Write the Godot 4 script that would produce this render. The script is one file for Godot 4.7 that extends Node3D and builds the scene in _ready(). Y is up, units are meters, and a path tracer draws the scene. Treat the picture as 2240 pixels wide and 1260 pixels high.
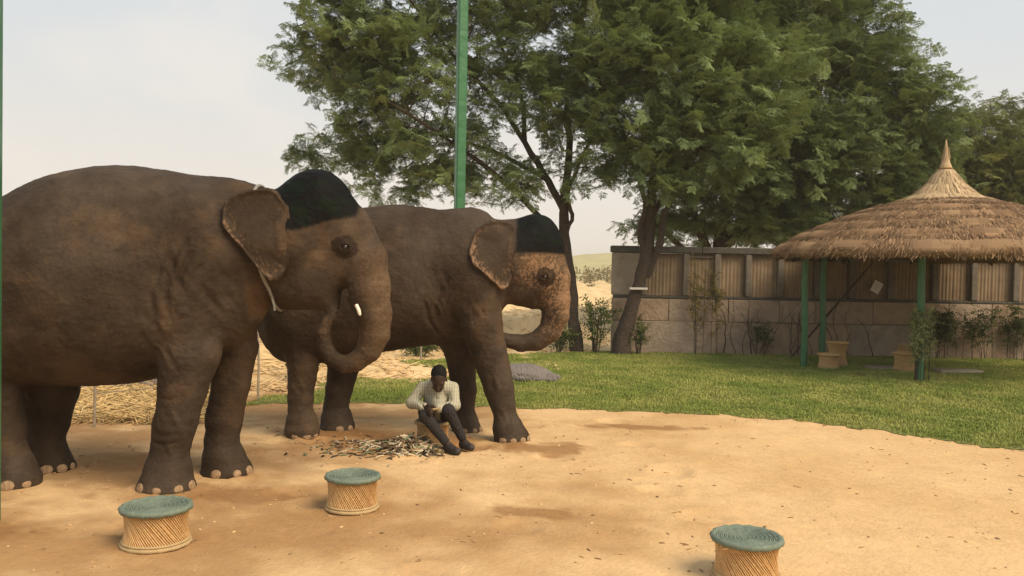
extends Node3D
# An elephant yard: two elephants, a man on a cane stool, lawn, thatched hut, wall and trees. Metres, y up, the viewer at z = 0 looking towards -z.

# ---------------------------------------------------------------- sculpting: smooth union of tapered limbs, meshed as surface nets
class Sculpt:
	extends RefCounted
	var kinds := PackedInt32Array()
	var prm: Array[PackedFloat32Array] = []
	var lo := PackedVector3Array()
	var hi := PackedVector3Array()
	var table := PackedFloat32Array()
	var x0 := 0.0
	var x1 := 1.0
	var cut_floor := true
	var verts := PackedVector3Array()
	var norms := PackedVector3Array()
	var cols := PackedColorArray()
	var idx := PackedInt32Array()
	var coat: RefCounted
	var all := PackedInt32Array()

	func _put(kind: int, p: PackedFloat32Array, a: Vector3, b: Vector3) -> void:
		all.append(kinds.size())
		kinds.append(kind)
		prm.append(p)
		lo.append(a)
		hi.append(b)

	func cone(a: Vector3, ra: float, b: Vector3, rb: float, k: float, carve := false) -> void:
		var ba := b - a
		_put(3 if carve else 0, PackedFloat32Array([a.x, a.y, a.z, ba.x, ba.y, ba.z, 1.0 / maxf(ba.length_squared(), 1e-9), ra, rb - ra, k]),
			Vector3(minf(a.x - ra, b.x - rb), minf(a.y - ra, b.y - rb), minf(a.z - ra, b.z - rb)), Vector3(maxf(a.x + ra, b.x + rb), maxf(a.y + ra, b.y + rb), maxf(a.z + ra, b.z + rb)))

	func blob(c: Vector3, r: Vector3, tilt: float, k: float, carve := false) -> void:
		var m := maxf(r.x, r.y) if absf(tilt) > 0.01 else r.x
		var n := maxf(r.x, r.y) if absf(tilt) > 0.01 else r.y
		_put(4 if carve else 1, PackedFloat32Array([c.x, c.y, c.z, 1.0 / r.x, 1.0 / r.y, 1.0 / r.z, cos(deg_to_rad(tilt)), sin(deg_to_rad(tilt)), 0.0, k]), c - Vector3(m, n, r.z), c + Vector3(m, n, r.z))

	# stations: x, top, bottom, half width; sampled evenly along x with a cubic
	func barrel(rows: Array, k: float) -> void:
		x0 = rows[0][0]
		x1 = rows[-1][0]
		var top := -9.0
		var low := 9.0
		var wide := 0.0
		var j := 0
		for i in 97:
			var x := lerpf(x0, x1, i / 96.0)
			while j < rows.size() - 2 and rows[j + 1][0] < x:
				j += 1
			var t: float = (x - rows[j][0]) / (rows[j + 1][0] - rows[j][0])
			for c in [1, 2, 3]:
				table.append(cubic_interpolate(rows[j][c], rows[j + 1][c], rows[maxi(j - 1, 0)][c], rows[mini(j + 2, rows.size() - 1)][c], t))
			top = maxf(top, table[i * 3])
			low = minf(low, table[i * 3 + 1])
			wide = maxf(wide, table[i * 3 + 2])
		_put(2, PackedFloat32Array([0, 0, 0, 0, 0, 0, 0, 0, 0, k]), Vector3(x0, low, -wide), Vector3(x1, top, wide))

	func dist(x: float, y: float, z: float, list: PackedInt32Array) -> float:
		var d := 9.0
		for n in list:
			var p := prm[n]
			var kind := kinds[n]
			var e := 0.0
			if kind == 0 or kind == 3:
				var px := x - p[0]
				var py := y - p[1]
				var pz := z - p[2]
				var t := clampf((px * p[3] + py * p[4] + pz * p[5]) * p[6], 0.0, 1.0)
				px -= p[3] * t
				py -= p[4] * t
				pz -= p[5] * t
				e = sqrt(px * px + py * py + pz * pz) - p[7] - p[8] * t
			elif kind == 2:
				var at := clampf((x - x0) / (x1 - x0), 0.0, 0.99999) * 96.0
				var i := int(at) * 3
				var f := at - int(at)
				var top := lerpf(table[i], table[i + 3], f)
				var bottom := lerpf(table[i + 1], table[i + 4], f)
				var w := lerpf(table[i + 2], table[i + 5], f)
				var mid := lerpf(bottom, top, 0.46)
				var ih := 1.0 / (top - mid) if y > mid else 1.0 / (mid - bottom)
				var iw := 1.0 / w
				var qy := (y - mid) * ih
				var qz := z * iw
				var k0 := sqrt(qy * qy + qz * qz)
				var k1 := sqrt(qy * qy * ih * ih + qz * qz * iw * iw)
				e = k0 * (k0 - 1.0) / k1 if k1 > 1e-4 else -w
				var dx := maxf(x0 - x, x - x1)
				if dx > 0.0:
					e = sqrt(maxf(e, 0.0) ** 2 + dx * dx)
			else:
				var ax := x - p[0]
				var ay := y - p[1]
				var qx := (ax * p[6] + ay * p[7]) * p[3]
				var qy := (ay * p[6] - ax * p[7]) * p[4]
				var qz := (z - p[2]) * p[5]
				var k0 := sqrt(qx * qx + qy * qy + qz * qz)
				var gx := qx * p[3]
				var gy := qy * p[4]
				var gz := qz * p[5]
				var k1 := sqrt(gx * gx + gy * gy + gz * gz)
				e = k0 * (k0 - 1.0) / k1 if k1 > 1e-4 else -1.0 / maxf(p[3], p[4])
			var k := p[9]
			if kind >= 3:
				var h := maxf(k - absf(d + e), 0.0) / k
				d = maxf(d, -e) + h * h * k * 0.25
			else:
				var h := maxf(k - absf(d - e), 0.0) / k
				d = minf(d, e) - h * h * k * 0.25
		if cut_floor and d < -y:
			d = -y
		return d

	# how far from a point inside one goes along a direction until the skin
	func reach(from: Vector3, dir: Vector3, most := 2.0) -> float:
		var t := 0.0
		for i in 200:
			var q := from + dir * t
			var d := dist(q.x, q.y, q.z, all)
			if d >= 0.0:
				break
			t += maxf(-d * 0.7, 0.002)
			if t > most:
				break
		return t

	# the same from outside inwards
	func strike(from: Vector3, dir: Vector3, most := 3.0) -> float:
		var t := 0.0
		for i in 300:
			var q := from + dir * t
			var d := dist(q.x, q.y, q.z, all)
			if d <= 0.001 or t > most:
				break
			t += maxf(d * 0.7, 0.002)
		return t

	# a fold pressed into the near side along points x, y
	func fold(points: Array, r: float, side := 1.0, k := 0.02) -> void:
		var at: Array[Vector3] = []
		for q in points:
			var from := Vector3(q[0], q[1], side * 1.4)
			at.append(from + Vector3(0, 0, -side) * (strike(from, Vector3(0, 0, -side)) - r * 0.35))
		for i in at.size() - 1:
			cone(at[i], r if i else r * 0.3, at[i + 1], r if i < at.size() - 2 else r * 0.3, k, true)

	func build(cell: float) -> void:
		var a := Vector3(99, 99, 99)
		var b := -a
		for n in kinds.size():
			if kinds[n] < 3:
				a = a.min(lo[n])
				b = b.max(hi[n])
		a -= Vector3.ONE * (cell * 5.0)
		b += Vector3.ONE * (cell * 5.0)
		if cut_floor:
			a.y = -cell * 4.5
		var nb := Vector3i(((b - a) / (cell * 4.0)).ceil()) + Vector3i.ONE
		var n := nb * 4
		var sy := n.x
		var sz := n.x * n.y
		var grid := PackedFloat32Array()
		grid.resize(sz * n.z)
		grid.fill(1.0)
		var live := PackedInt32Array()
		var half := cell * 2.0
		var near := cell * 3.6 * 1.6 + 0.02
		for kz in nb.z:
			for ky in nb.y:
				for kx in nb.x:
					var c := a + Vector3(kx * 4 + 1.5, ky * 4 + 1.5, kz * 4 + 1.5) * cell
					var list := PackedInt32Array()
					var solid := false
					for q in kinds.size():
						var m := half + prm[q][9] + cell
						var l := lo[q]
						var h := hi[q]
						if c.x > l.x - m and c.x < h.x + m and c.y > l.y - m and c.y < h.y + m and c.z > l.z - m and c.z < h.z + m:
							list.append(q)
							solid = solid or kinds[q] < 3
					if not solid:
						continue
					var d := dist(c.x, c.y, c.z, list)
					if d > near:
						continue
					var from := (kz * 4) * sz + (ky * 4) * sy + kx * 4
					if d < -near:
						for z in 4:
							for y in 4:
								for x in 4:
									grid[from + z * sz + y * sy + x] = -1.0
						continue
					live.append(kx)
					live.append(ky)
					live.append(kz)
					for z in 4:
						for y in 4:
							for x in 4:
								grid[from + z * sz + y * sy + x] = dist(a.x + (kx * 4 + x) * cell, a.y + (ky * 4 + y) * cell, a.z + (kz * 4 + z) * cell, list)
		var made := PackedInt32Array()
		made.resize(grid.size())
		made.fill(-1)
		var corner := [0, 1, sy, sy + 1, sz, sz + 1, sz + sy, sz + sy + 1]
		var edges := [0, 1, 2, 3, 4, 5, 6, 7, 0, 2, 1, 3, 4, 6, 5, 7, 0, 4, 1, 5, 2, 6, 3, 7]
		for q in live.size() / 3:
			for w in 64:
				var i := live[q * 3] * 4 + (w & 3)
				var j := live[q * 3 + 1] * 4 + ((w >> 2) & 3)
				var k := live[q * 3 + 2] * 4 + (w >> 4)
				if i >= n.x - 1 or j >= n.y - 1 or k >= n.z - 1:
					continue
				var at := k * sz + j * sy + i
				var inside := 0
				for c in 8:
					if grid[at + corner[c]] < 0.0:
						inside += 1
				if inside == 0 or inside == 8:
					continue
				var sum := Vector3.ZERO
				var count := 0
				for e in 12:
					var u: int = edges[e * 2]
					var v: int = edges[e * 2 + 1]
					var du := grid[at + corner[u]]
					var dv := grid[at + corner[v]]
					if (du < 0.0) != (dv < 0.0):
						var t := du / (du - dv)
						sum += Vector3(u & 1, (u >> 1) & 1, u >> 2).lerp(Vector3(v & 1, (v >> 1) & 1, v >> 2), t)
						count += 1
				made[at] = verts.size()
				verts.append(a + (Vector3(i, j, k) + sum / count) * cell)
		norms.resize(verts.size())
		norms.fill(Vector3.ZERO)
		for q in live.size() / 3:
			for w in 64:
				var i := live[q * 3] * 4 + (w & 3)
				var j := live[q * 3 + 1] * 4 + ((w >> 2) & 3)
				var k := live[q * 3 + 2] * 4 + (w >> 4)
				if i < 1 or j < 1 or k < 1 or i >= n.x - 1 or j >= n.y - 1 or k >= n.z - 1:
					continue
				var at := k * sz + j * sy + i
				var here := grid[at] < 0.0
				if here != (grid[at + 1] < 0.0):
					_quad(made[at - sy - sz], made[at - sz], made[at], made[at - sy], here)
				if here != (grid[at + sy] < 0.0):
					_quad(made[at - sz - 1], made[at - 1], made[at], made[at - sz], here)
				if here != (grid[at + sz] < 0.0):
					_quad(made[at - 1 - sy], made[at - sy], made[at], made[at - 1], here)
		for v in norms.size():
			norms[v] = norms[v].normalized()
		if coat:
			for v in verts.size():
				verts[v] += norms[v] * coat.relief(verts[v])
			norms.fill(Vector3.ZERO)
			for q in range(0, idx.size(), 3):
				var f := (verts[idx[q + 2]] - verts[idx[q]]).cross(verts[idx[q + 1]] - verts[idx[q]])
				norms[idx[q]] += f
				norms[idx[q + 1]] += f
				norms[idx[q + 2]] += f
			for v in norms.size():
				norms[v] = norms[v].normalized()
			cols.resize(verts.size())
			for v in verts.size():
				cols[v] = coat.tint(verts[v], norms[v])

	func _quad(a: int, b: int, c: int, d: int, out: bool) -> void:
		if a < 0 or b < 0 or c < 0 or d < 0:
			return
		if not out:
			var t := b
			b = d
			d = t
		var f := (verts[c] - verts[a]).cross(verts[d] - verts[b])
		norms[a] += f
		norms[b] += f
		norms[c] += f
		norms[d] += f
		idx.append_array(PackedInt32Array([a, c, b, a, d, c]))

	# further closed sheets (ears, fingers) joined to the same mesh
	func add_sheet(v: PackedVector3Array, tri: PackedInt32Array) -> void:
		var first := verts.size()
		var nn := PackedVector3Array()
		nn.resize(v.size())
		nn.fill(Vector3.ZERO)
		for t in range(0, tri.size(), 3):
			var f := (v[tri[t + 2]] - v[tri[t]]).cross(v[tri[t + 1]] - v[tri[t]])
			for c in 3:
				nn[tri[t + c]] += f
		for i in v.size():
			verts.append(v[i])
			norms.append(nn[i].normalized())
			cols.append(coat.tint(v[i], nn[i], true) if coat else Color.WHITE)
		for t in tri:
			idx.append(first + t)

	func mesh() -> ArrayMesh:
		var arr := []
		arr.resize(Mesh.ARRAY_MAX)
		arr[Mesh.ARRAY_VERTEX] = verts
		arr[Mesh.ARRAY_NORMAL] = norms
		if cols.size() == verts.size():
			arr[Mesh.ARRAY_COLOR] = cols
		arr[Mesh.ARRAY_INDEX] = idx
		var m := ArrayMesh.new()
		m.add_surface_from_arrays(Mesh.PRIMITIVE_TRIANGLES, arr)
		return m


# the colours of an elephant's hide: brown grey with dust, bare pink freckles, the oiled black crown of the head
class Hide:
	extends RefCounted
	var cap := PackedVector2Array()
	var ear := PackedVector2Array()
	var eye := Vector3.ZERO
	var freckle := []  # x, y, radius, strength
	var ear_freckle := 0.5
	var loose := []  # slack, furrowed hide: x, y, half width, half height
	var tan := []  # x, y, half width, half height, strength
	var coarse := FastNoiseLite.new()
	var mid := FastNoiseLite.new()
	var fine := FastNoiseLite.new()
	var furrow := FastNoiseLite.new()
	var ring_from := 1.35
	var ear_front := 0.9
	var ear_top := 9.0

	func setup(number: int) -> void:
		coarse.seed = number
		coarse.frequency = 0.9
		coarse.fractal_octaves = 3
		mid.seed = number + 1
		mid.frequency = 5.0
		mid.fractal_octaves = 3
		fine.seed = number + 2
		fine.frequency = 34.0
		fine.noise_type = FastNoiseLite.TYPE_SIMPLEX
		fine.fractal_octaves = 2
		furrow.seed = number + 3
		furrow.noise_type = FastNoiseLite.TYPE_SIMPLEX_SMOOTH
		furrow.frequency = 7.0
		furrow.fractal_type = FastNoiseLite.FRACTAL_RIDGED
		furrow.fractal_octaves = 2

	# wrinkles: a net of fine furrows, close rings round the trunk and the ankles
	func relief(p: Vector3) -> float:
		var ring := maxf(smoothstep(ring_from, ring_from + 0.2, p.x), smoothstep(0.5, 0.3, p.y) * 0.5)
		var a := furrow.get_noise_3d(p.x, p.y * 1.6, p.z)
		var b := furrow.get_noise_3d(p.x * 0.35 + 5.0, p.y * 2.4, p.z * 0.35)
		var slack := 0.0
		for s in loose:
			slack = maxf(slack, 1.0 - Vector2((p.x - s[0]) / s[2], (p.y - s[1]) / s[3]).length())
		if slack > 0.0:
			slack *= 0.020 * (furrow.get_noise_3d(p.x * 0.9 + p.y * 0.35, p.y * 0.28, p.z * 0.3) - 0.45)
		return slack + 0.0040 * (lerpf(a, b, ring * 0.8) - 0.2) + 0.010 * mid.get_noise_3d(p.x * 0.5, p.y * 0.5, p.z * 0.5)

	func tint(p: Vector3, _n: Vector3, in_ear := false) -> Color:
		var g := coarse.get_noise_3dv(p)
		var m := mid.get_noise_3dv(p)
		var f := fine.get_noise_3dv(p)
		var c := Color(0.041, 0.0285, 0.019).lerp(Color(0.062, 0.0465, 0.034), clampf(0.5 + g * 1.3, 0, 1))
		c = c.lerp(Color(0.112, 0.069, 0.036), clampf((coarse.get_noise_3d(p.x + 7.0, p.y * 1.3, p.z - 4.0) - 0.15) * 1.4 + m * 0.3, 0, 0.25))
		c *= 1.0 + m * 0.3 + f * 0.16
		var bare := 0.0
		for s in freckle:
			var q: float = Vector2(p.x - s[0], p.y - s[1]).length() / s[2]
			if q < 1.0:
				bare = maxf(bare, (1.0 - q * q) * s[3])
		for s in tan:
			var q: float = Vector2((p.x - s[0]) / s[2], (p.y - s[1]) / s[3]).length() + m * 0.5
			c = c.lerp(Color(0.140, 0.090, 0.051) * (1.0 + m * 0.4 + f * 0.3), minf(1.0, s[4] * smoothstep(1.0, 0.4, q)))
		var pink := Color(0.27, 0.165, 0.098)
		if in_ear:
			var edge := 9.0
			var here := Vector2(p.x, p.y)
			for i in ear.size():
				edge = minf(edge, Geometry2D.get_closest_point_to_segment(here, ear[i], ear[(i + 1) % ear.size()]).distance_to(here))
			bare = maxf(bare, ear_freckle * clampf(1.1 - edge / 0.085, 0.0, 1.0) * clampf((ear_front - p.x) / 0.12, 0.15, 1.0) * clampf((ear_top - p.y) / 0.25, 0.25, 1.0))
			c = c.lerp(pink, smoothstep(0.72 - bare * 0.6, 1.0 - bare * 0.6, 0.5 + f * 0.8 + m * 0.4) * minf(bare * 1.6, 0.8))
		else:
			if bare > 0.0:
				c = c.lerp(pink, smoothstep(0.70 - bare * 0.45, 1.05 - bare * 0.45, 0.5 + f * 0.75 + m * 0.35) * 0.8 * clampf(bare * 1.8, 0, 1))
			if p.distance_to(Vector3(eye.x, eye.y, eye.z * signf(p.z))) < 0.098 + 0.03 * m:
				c = c.lerp(Color(0.022, 0.015, 0.011), 0.8)  # dark skin round the eye, with the shade of the socket painted in
			var q := Vector2(p.x, p.y)
			if q.distance_to(cap[0]) < 1.2 and Geometry2D.is_point_in_polygon(q + Vector2(m, f) * 0.006, cap):
				var near := 9.0
				for i in cap.size():
					near = minf(near, Geometry2D.get_closest_point_to_segment(q, cap[i], cap[(i + 1) % cap.size()]).distance_to(q))
				c = c.lerp(Color(0.006, 0.0072, 0.0055) * (1.0 + m * 0.5), smoothstep(-0.004, 0.03, near + f * 0.012))
		c.a = 1.0
		return c



func _ready() -> void:
	# camera
	var cam := Camera3D.new()
	cam.name = "camera"
	cam.position = Vector3(0, 1.7, 0)
	cam.rotation_degrees = Vector3(-1.24, 0, 1.0)
	cam.fov = 37.62
	cam.near = 0.1
	cam.far = 2500.0
	cam.current = true
	add_child(cam)
	# pale hazy sky, soft low sun from the right
	var env := Environment.new()
	env.background_mode = Environment.BG_SKY
	env.sky = Sky.new()
	env.sky.sky_material = make_sky()
	env.background_energy_multiplier = 1.0
	env.tonemap_mode = Environment.TONE_MAPPER_LINEAR
	env.tonemap_exposure = 1.16
	env.sdfgi_enabled = true
	env.ssao_enabled = true
	env.ssil_enabled = true
	env.fog_enabled = true
	env.fog_density = 0.0012
	env.fog_light_color = Color(0.93, 0.89, 0.83)
	var around := WorldEnvironment.new()
	around.name = "world_environment"
	around.environment = env
	add_child(around)
	var sun := DirectionalLight3D.new()
	sun.name = "sun"
	sun.light_energy = 1.3
	sun.light_color = Color(1.0, 0.91, 0.78)
	sun.light_angular_distance = 36.0
	sun.shadow_enabled = true
	sun.basis = Basis.looking_at(-Vector3(0.56, 0.76, 0.46).normalized(), Vector3.UP)
	add_child(sun)

	start_elephants()
	make_materials()
	make_leaves()
	make_ground()
	make_lawn()
	make_hills()
	make_wall()
	make_hut()
	make_trees()
	make_yard()
	make_plants()
	make_man()
	make_elephants()
	make_litter()


func make_sky() -> PanoramaSkyMaterial:
	var w := 768
	var h := 384
	var im := Image.create(w, h, false, Image.FORMAT_RGBF)
	var n := noise(1, 1.0, 5)
	for y in h:
		var e := PI * (0.5 - (y + 0.5) / h)
		for x in w:
			var a := TAU * (x + 0.5) / w
			var d := Vector3(cos(a) * cos(e), sin(e), sin(a) * cos(e))
			var s := maxf(d.y, 0.0)
			var c := Color(0.775, 0.715, 0.635).lerp(Color(0.615, 0.65, 0.67), smoothstep(0.02, 0.30, s)).lerp(Color(0.53, 0.60, 0.69), smoothstep(0.28, 0.95, s))
			var q := Vector3(d.x, 0, d.z) / (s + 0.16)
			var cl := smoothstep(0.02, 0.42, n.get_noise_3d(q.x * 0.55 + 3.0, q.z * 0.9, 2.0)) * smoothstep(0.0, 0.12, s)
			c = c.lerp(Color(0.80, 0.745, 0.68), cl * 0.5)
			im.set_pixel(x, y, c)
	var m := PanoramaSkyMaterial.new()
	m.panorama = ImageTexture.create_from_image(im)
	return m


func make_hills() -> void:
	# a low dry ridge beyond the fields
	var st := begin()
	st.set_smooth_group(1)
	var cols := 90
	var rows := 10
	var at := func(i: int, j: int) -> Vector3:
		var x := -260.0 + 700.0 * i / cols
		var z := -300.0 - 22.0 * j
		var crest := sin(PI * j / rows)
		return Vector3(x, -0.6 + crest * (9.5 + 3.5 * rise.get_noise_2d(x * 0.12, 3.0) + 1.2 * rise.get_noise_2d(x * 0.6, z * 0.2)), z)
	for j in rows:
		for i in cols:
			quad(st, at.call(i, j), at.call(i + 1, j), at.call(i + 1, j + 1), at.call(i, j + 1))
	structure("hills", done(st), textured(ramp(noise(171, 0.02, 5), 256, [Color(0.24, 0.24, 0.09), Color(0.38, 0.34, 0.15), Color(0.46, 0.38, 0.20)], noise(172, 0.2, 3), 0.4), 0.02, 1.0))
	rng.seed = 901
	var where := [[], []]
	var tint := [[], []]
	for k in 1600:
		var z := rng.randf_range(-90.0, -170.0)
		var p := Vector3(rng.randf_range(-0.5, 0.62) * -z, 0, z)
		if rise.get_noise_2d(p.x * 0.5, p.z * 0.3) < -0.06:
			continue
		p.y = ground_height(p.x, p.z)
		for q in 3:
			where[k % 2].append(Transform3D(aim(Vector3(rng.randfn() * 0.6, 1, rng.randfn() * 0.6), rng.randf() * TAU).scaled(Vector3(2.2, 2.2, 1.3) * rng.randf_range(0.5, 1.3)), p + jitter(0.5) * Vector3(1, 0, 1)))
			tint[k % 2].append(Color(0.10, 0.085, 0.035).lerp(Color(0.21, 0.17, 0.075), rng.randf()))
	var scrub := thing("scrub", "low dry scrub lining the far fields below the ridge", "scrub", Vector3.ZERO)
	scrub.set_meta("kind", "stuff")
	for v in 2:
		scatter("foliage", broad[v], leaf_mat, where[v], tint[v], scrub)


func make_trees() -> void:
	var dk := Color(0.098, 0.150, 0.060)
	var lt := Color(0.270, 0.345, 0.145)
	tree("feathery_tree", "feathery tree with slender trunk forking behind the smaller elephant's head", "trees round the lawn", Vector3(1.36, 0, -17.6), [
		[[0, -0.1, 0, 0.17], [-0.06, 0.7, 0, 0.125], [-0.15, 1.6, 0, 0.11], [-0.28, 2.45, 0, 0.105], [-0.30, 3.3, 0, 0.09], [-0.2, 4.2, -0.1, 0.07], [-0.3, 5.4, -0.2, 0.05], [-0.1, 7.0, -0.3, 0.03]],
		[[-0.29, 2.9, 0, 0.08], [-0.65, 3.55, 0.1, 0.07], [-1.15, 4.3, 0.2, 0.06], [-1.8, 5.2, 0.3, 0.045], [-2.8, 6.2, 0.5, 0.03], [-3.6, 7.2, 0.6, 0.02]],
		[[-0.27, 2.3, 0, 0.07], [-0.9, 2.85, 0.3, 0.06], [-1.7, 3.6, 0.5, 0.05], [-2.6, 4.2, 0.7, 0.035], [-3.8, 4.9, 0.9, 0.022], [-4.9, 5.4, 1.0, 0.012]],
		[[-0.65, 3.55, 0.1, 0.05], [-1.6, 4.1, -0.4, 0.042], [-2.9, 4.6, -0.8, 0.03], [-4.4, 4.6, -1.0, 0.018], [-5.6, 4.3, -1.1, 0.01]],
		[[-0.24, 2.5, 0.02, 0.045], [-0.14, 2.85, 0.1, 0.045], [-0.22, 3.4, 0.15, 0.04], [0.3, 4.6, 0.5, 0.03], [0.9, 5.8, 0.8, 0.02]],
		[[-1.15, 4.3, 0.2, 0.05], [-1.3, 5.6, -0.2, 0.04], [-1.9, 7.0, -0.6, 0.03], [-2.2, 8.6, -0.8, 0.02]]],
		[[-4.3, 6.6, 0.2, 1.5, 1.0, 1.3, 1.0], [-4.9, 5.95, 0.0, 1.35, 0.65, 1.0, 1.2], [-4.2, 5.1, 0.2, 1.3, 0.6, 1.0, 1.1], [-3.3, 5.7, 0.6, 1.4, 1.0, 1.3, 1.0], [-4.6, 4.25, -0.3, 1.45, 0.55, 0.9, 1.3], [-3.0, 4.2, 0.4, 1.4, 0.6, 1.0, 1.2], [-3.3, 3.4, 0.2, 1.3, 0.4, 0.8, 0.9],
		[-1.9, 6.7, 0.3, 1.5, 1.2, 1.3, 1.0], [-1.3, 5.2, 0.5, 1.2, 0.9, 1.0, 0.7], [-1.5, 3.6, 0.2, 1.3, 0.55, 0.9, 0.9], [-3.2, 8.6, 0.0, 2.4, 1.3, 1.8, 0.9], [-0.4, 8.0, -0.2, 1.9, 1.5, 1.6, 1.0], [-4.9, 7.6, 0.3, 1.2, 0.8, 1.0, 0.9], [-0.7, 6.0, 0.4, 1.0, 1.0, 1.0, 0.9], [-0.1, 4.7, 0.3, 0.8, 0.6, 0.8, 0.6]],
		6.6, 0.38, dk, lt, 1001)
	tree("feathery_tree", "dense feathery tree with leaning dark trunk growing against the wall's end", "trees round the lawn", Vector3(2.25, 0, -17.35), [
		[[0, -0.1, 0, 0.22], [0.06, 0.4, 0, 0.17], [0.2, 0.9, 0, 0.15], [0.36, 1.5, 0, 0.13], [0.5, 2.1, 0, 0.13], [0.55, 2.8, 0, 0.11], [0.6, 3.8, 0.1, 0.09], [0.5, 5.2, 0.2, 0.06], [0.3, 7.2, 0.2, 0.03]],
		[[0.5, 2.0, 0, 0.07], [0.36, 2.5, 0.05, 0.06], [0.42, 3.1, 0.1, 0.055], [0.0, 4.2, 0.5, 0.045], [-0.7, 5.6, 0.8, 0.03]],
		[[0.5, 1.6, 0, 0.08], [0.75, 2.3, 0.1, 0.075], [0.86, 3.0, 0.2, 0.065], [1.4, 4.2, 0.5, 0.05], [2.0, 5.6, 0.7, 0.03]],
		[[0.55, 2.8, 0, 0.07], [1.2, 3.8, -0.4, 0.055], [2.0, 4.9, -0.5, 0.04], [2.6, 6.5, -0.6, 0.025]]],
		[[0.1, 5.4, 0.6, 1.4, 1.1, 1.3, 1.1], [-0.3, 6.7, 0.4, 1.5, 1.2, 1.3, 1.1], [1.2, 6.2, 0.6, 1.5, 1.3, 1.4, 1.2], [1.7, 4.5, 0.8, 1.4, 0.95, 1.2, 1.1], [0.0, 4.3, 0.6, 1.0, 0.55, 0.9, 0.9], [0.7, 3.65, 0.5, 0.9, 0.45, 0.8, 0.8], [1.2, 8.2, 0.2, 2.3, 1.4, 1.8, 1.1], [-0.9, 3.6, 0.3, 0.7, 0.4, 0.6, 0.35], [2.6, 5.4, 0.4, 1.0, 1.1, 1.0, 1.0]],
		8.6, 0.39, dk, lt, 1002)
	tree("dense_tree", "big dark dense tree standing behind the wall left of the hut", "trees behind the wall", Vector3(5.2, 0, -21.5), [
		[[0, -0.1, 0, 0.26], [-0.1, 1.2, 0, 0.2], [0.1, 2.6, 0, 0.18], [0.3, 4.2, 0, 0.14], [0.2, 6.0, 0, 0.1], [0.4, 8.5, 0, 0.05]],
		[[-0.05, 1.8, 0, 0.12], [-0.6, 3.0, 0.3, 0.1], [-1.2, 4.4, 0.6, 0.07], [-1.6, 6.0, 0.8, 0.04]],
		[[0.1, 2.2, 0, 0.12], [0.9, 3.4, 0.4, 0.1], [1.7, 4.8, 0.7, 0.07], [2.3, 6.4, 0.8, 0.04]],
		[[-0.3, 1.6, 0.2, 0.09], [-1.1, 2.4, 0.4, 0.07], [-1.9, 3.2, 0.4, 0.04]]],
		[[0.4, 6.6, 0.8, 2.0, 1.6, 1.7, 1.3], [-0.4, 4.9, 0.9, 1.9, 1.2, 1.5, 1.3], [1.3, 4.7, 1.0, 1.8, 1.3, 1.5, 1.3], [0.1, 3.5, 0.3, 2.0, 0.8, 1.4, 1.1], [1.6, 3.2, 0.2, 1.6, 0.8, 1.2, 1.1], [0.6, 8.8, 0.2, 2.4, 1.5, 2.0, 1.1], [-1.6, 3.0, 0.2, 1.0, 0.6, 0.9, 0.5], [-0.3, 2.6, -0.3, 1.4, 0.6, 1.0, 0.3]],
		7.4, 0.44, Color(0.086, 0.134, 0.054), Color(0.25, 0.322, 0.132), 1003)
	tree("dense_tree", "big dense tree behind the wall whose crown rises over the hut's left side", "trees behind the wall", Vector3(8.1, 0, -22.0), [
		[[0, -0.1, 0, 0.26], [0.1, 1.4, 0, 0.2], [0.0, 2.8, 0, 0.18], [-0.1, 4.5, 0, 0.13], [0.1, 6.5, 0, 0.08], [0.0, 8.5, 0, 0.04]],
		[[0.05, 1.9, 0, 0.12], [0.8, 3.1, 0.3, 0.1], [1.5, 4.3, 0.6, 0.07], [2.0, 6.0, 0.8, 0.04]],
		[[0.0, 2.4, 0, 0.12], [-0.9, 3.6, 0.4, 0.09], [-1.5, 5.0, 0.6, 0.06], [-1.9, 6.6, 0.8, 0.03]]],
		[[0.3, 7.0, 0.6, 1.9, 1.6, 1.7, 1.2], [1.5, 5.5, 0.7, 1.7, 1.6, 1.4, 1.2], [2.3, 3.9, 0.4, 1.2, 1.1, 1.1, 1.1], [-0.5, 5.0, 0.9, 1.7, 1.4, 1.5, 1.2], [0.5, 3.5, 0.3, 1.6, 0.9, 1.2, 1.1], [1.7, 4.0, 0.3, 1.0, 0.8, 1.0, 1.0], [-0.9, 3.1, 0.2, 1.3, 0.7, 1.1, 1.0], [-0.1, 8.7, 0.0, 1.5, 1.0, 1.4, 1.0], [-0.2, 2.4, -0.2, 1.3, 0.5, 0.9, 0.3]],
		7.4, 0.44, Color(0.090, 0.138, 0.055), Color(0.255, 0.325, 0.132), 1004)
	tree("pale_tree", "pale green tree far behind the hut's pointed roof", "trees behind the hut", Vector3(13.6, 0, -26.0), [
		[[0, -0.1, 0, 0.2], [0.1, 1.5, 0, 0.15], [0, 3.0, 0, 0.1], [0.2, 5.0, 0, 0.04]],
		[[0.05, 1.4, 0, 0.1], [-0.8, 2.8, 0.3, 0.07], [-1.4, 4.2, 0.5, 0.03]],
		[[0.05, 1.7, 0, 0.1], [0.9, 2.9, 0.3, 0.07], [1.5, 4.2, 0.5, 0.03]]],
		[[-0.3, 5.7, 0.4, 2.2, 1.3, 1.4, 1.2], [-1.3, 4.4, 0.5, 1.5, 1.2, 1.2, 1.2], [1.2, 4.4, 0.5, 1.5, 1.2, 1.2, 1.2], [0, 3.0, 0.3, 2.2, 1.0, 1.3, 1.2], [-2.0, 3.0, 0.2, 1.4, 1.0, 1.0, 1.1]],
		6.6, 0.45, Color(0.095, 0.125, 0.045), Color(0.26, 0.29, 0.11), 1005)
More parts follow.
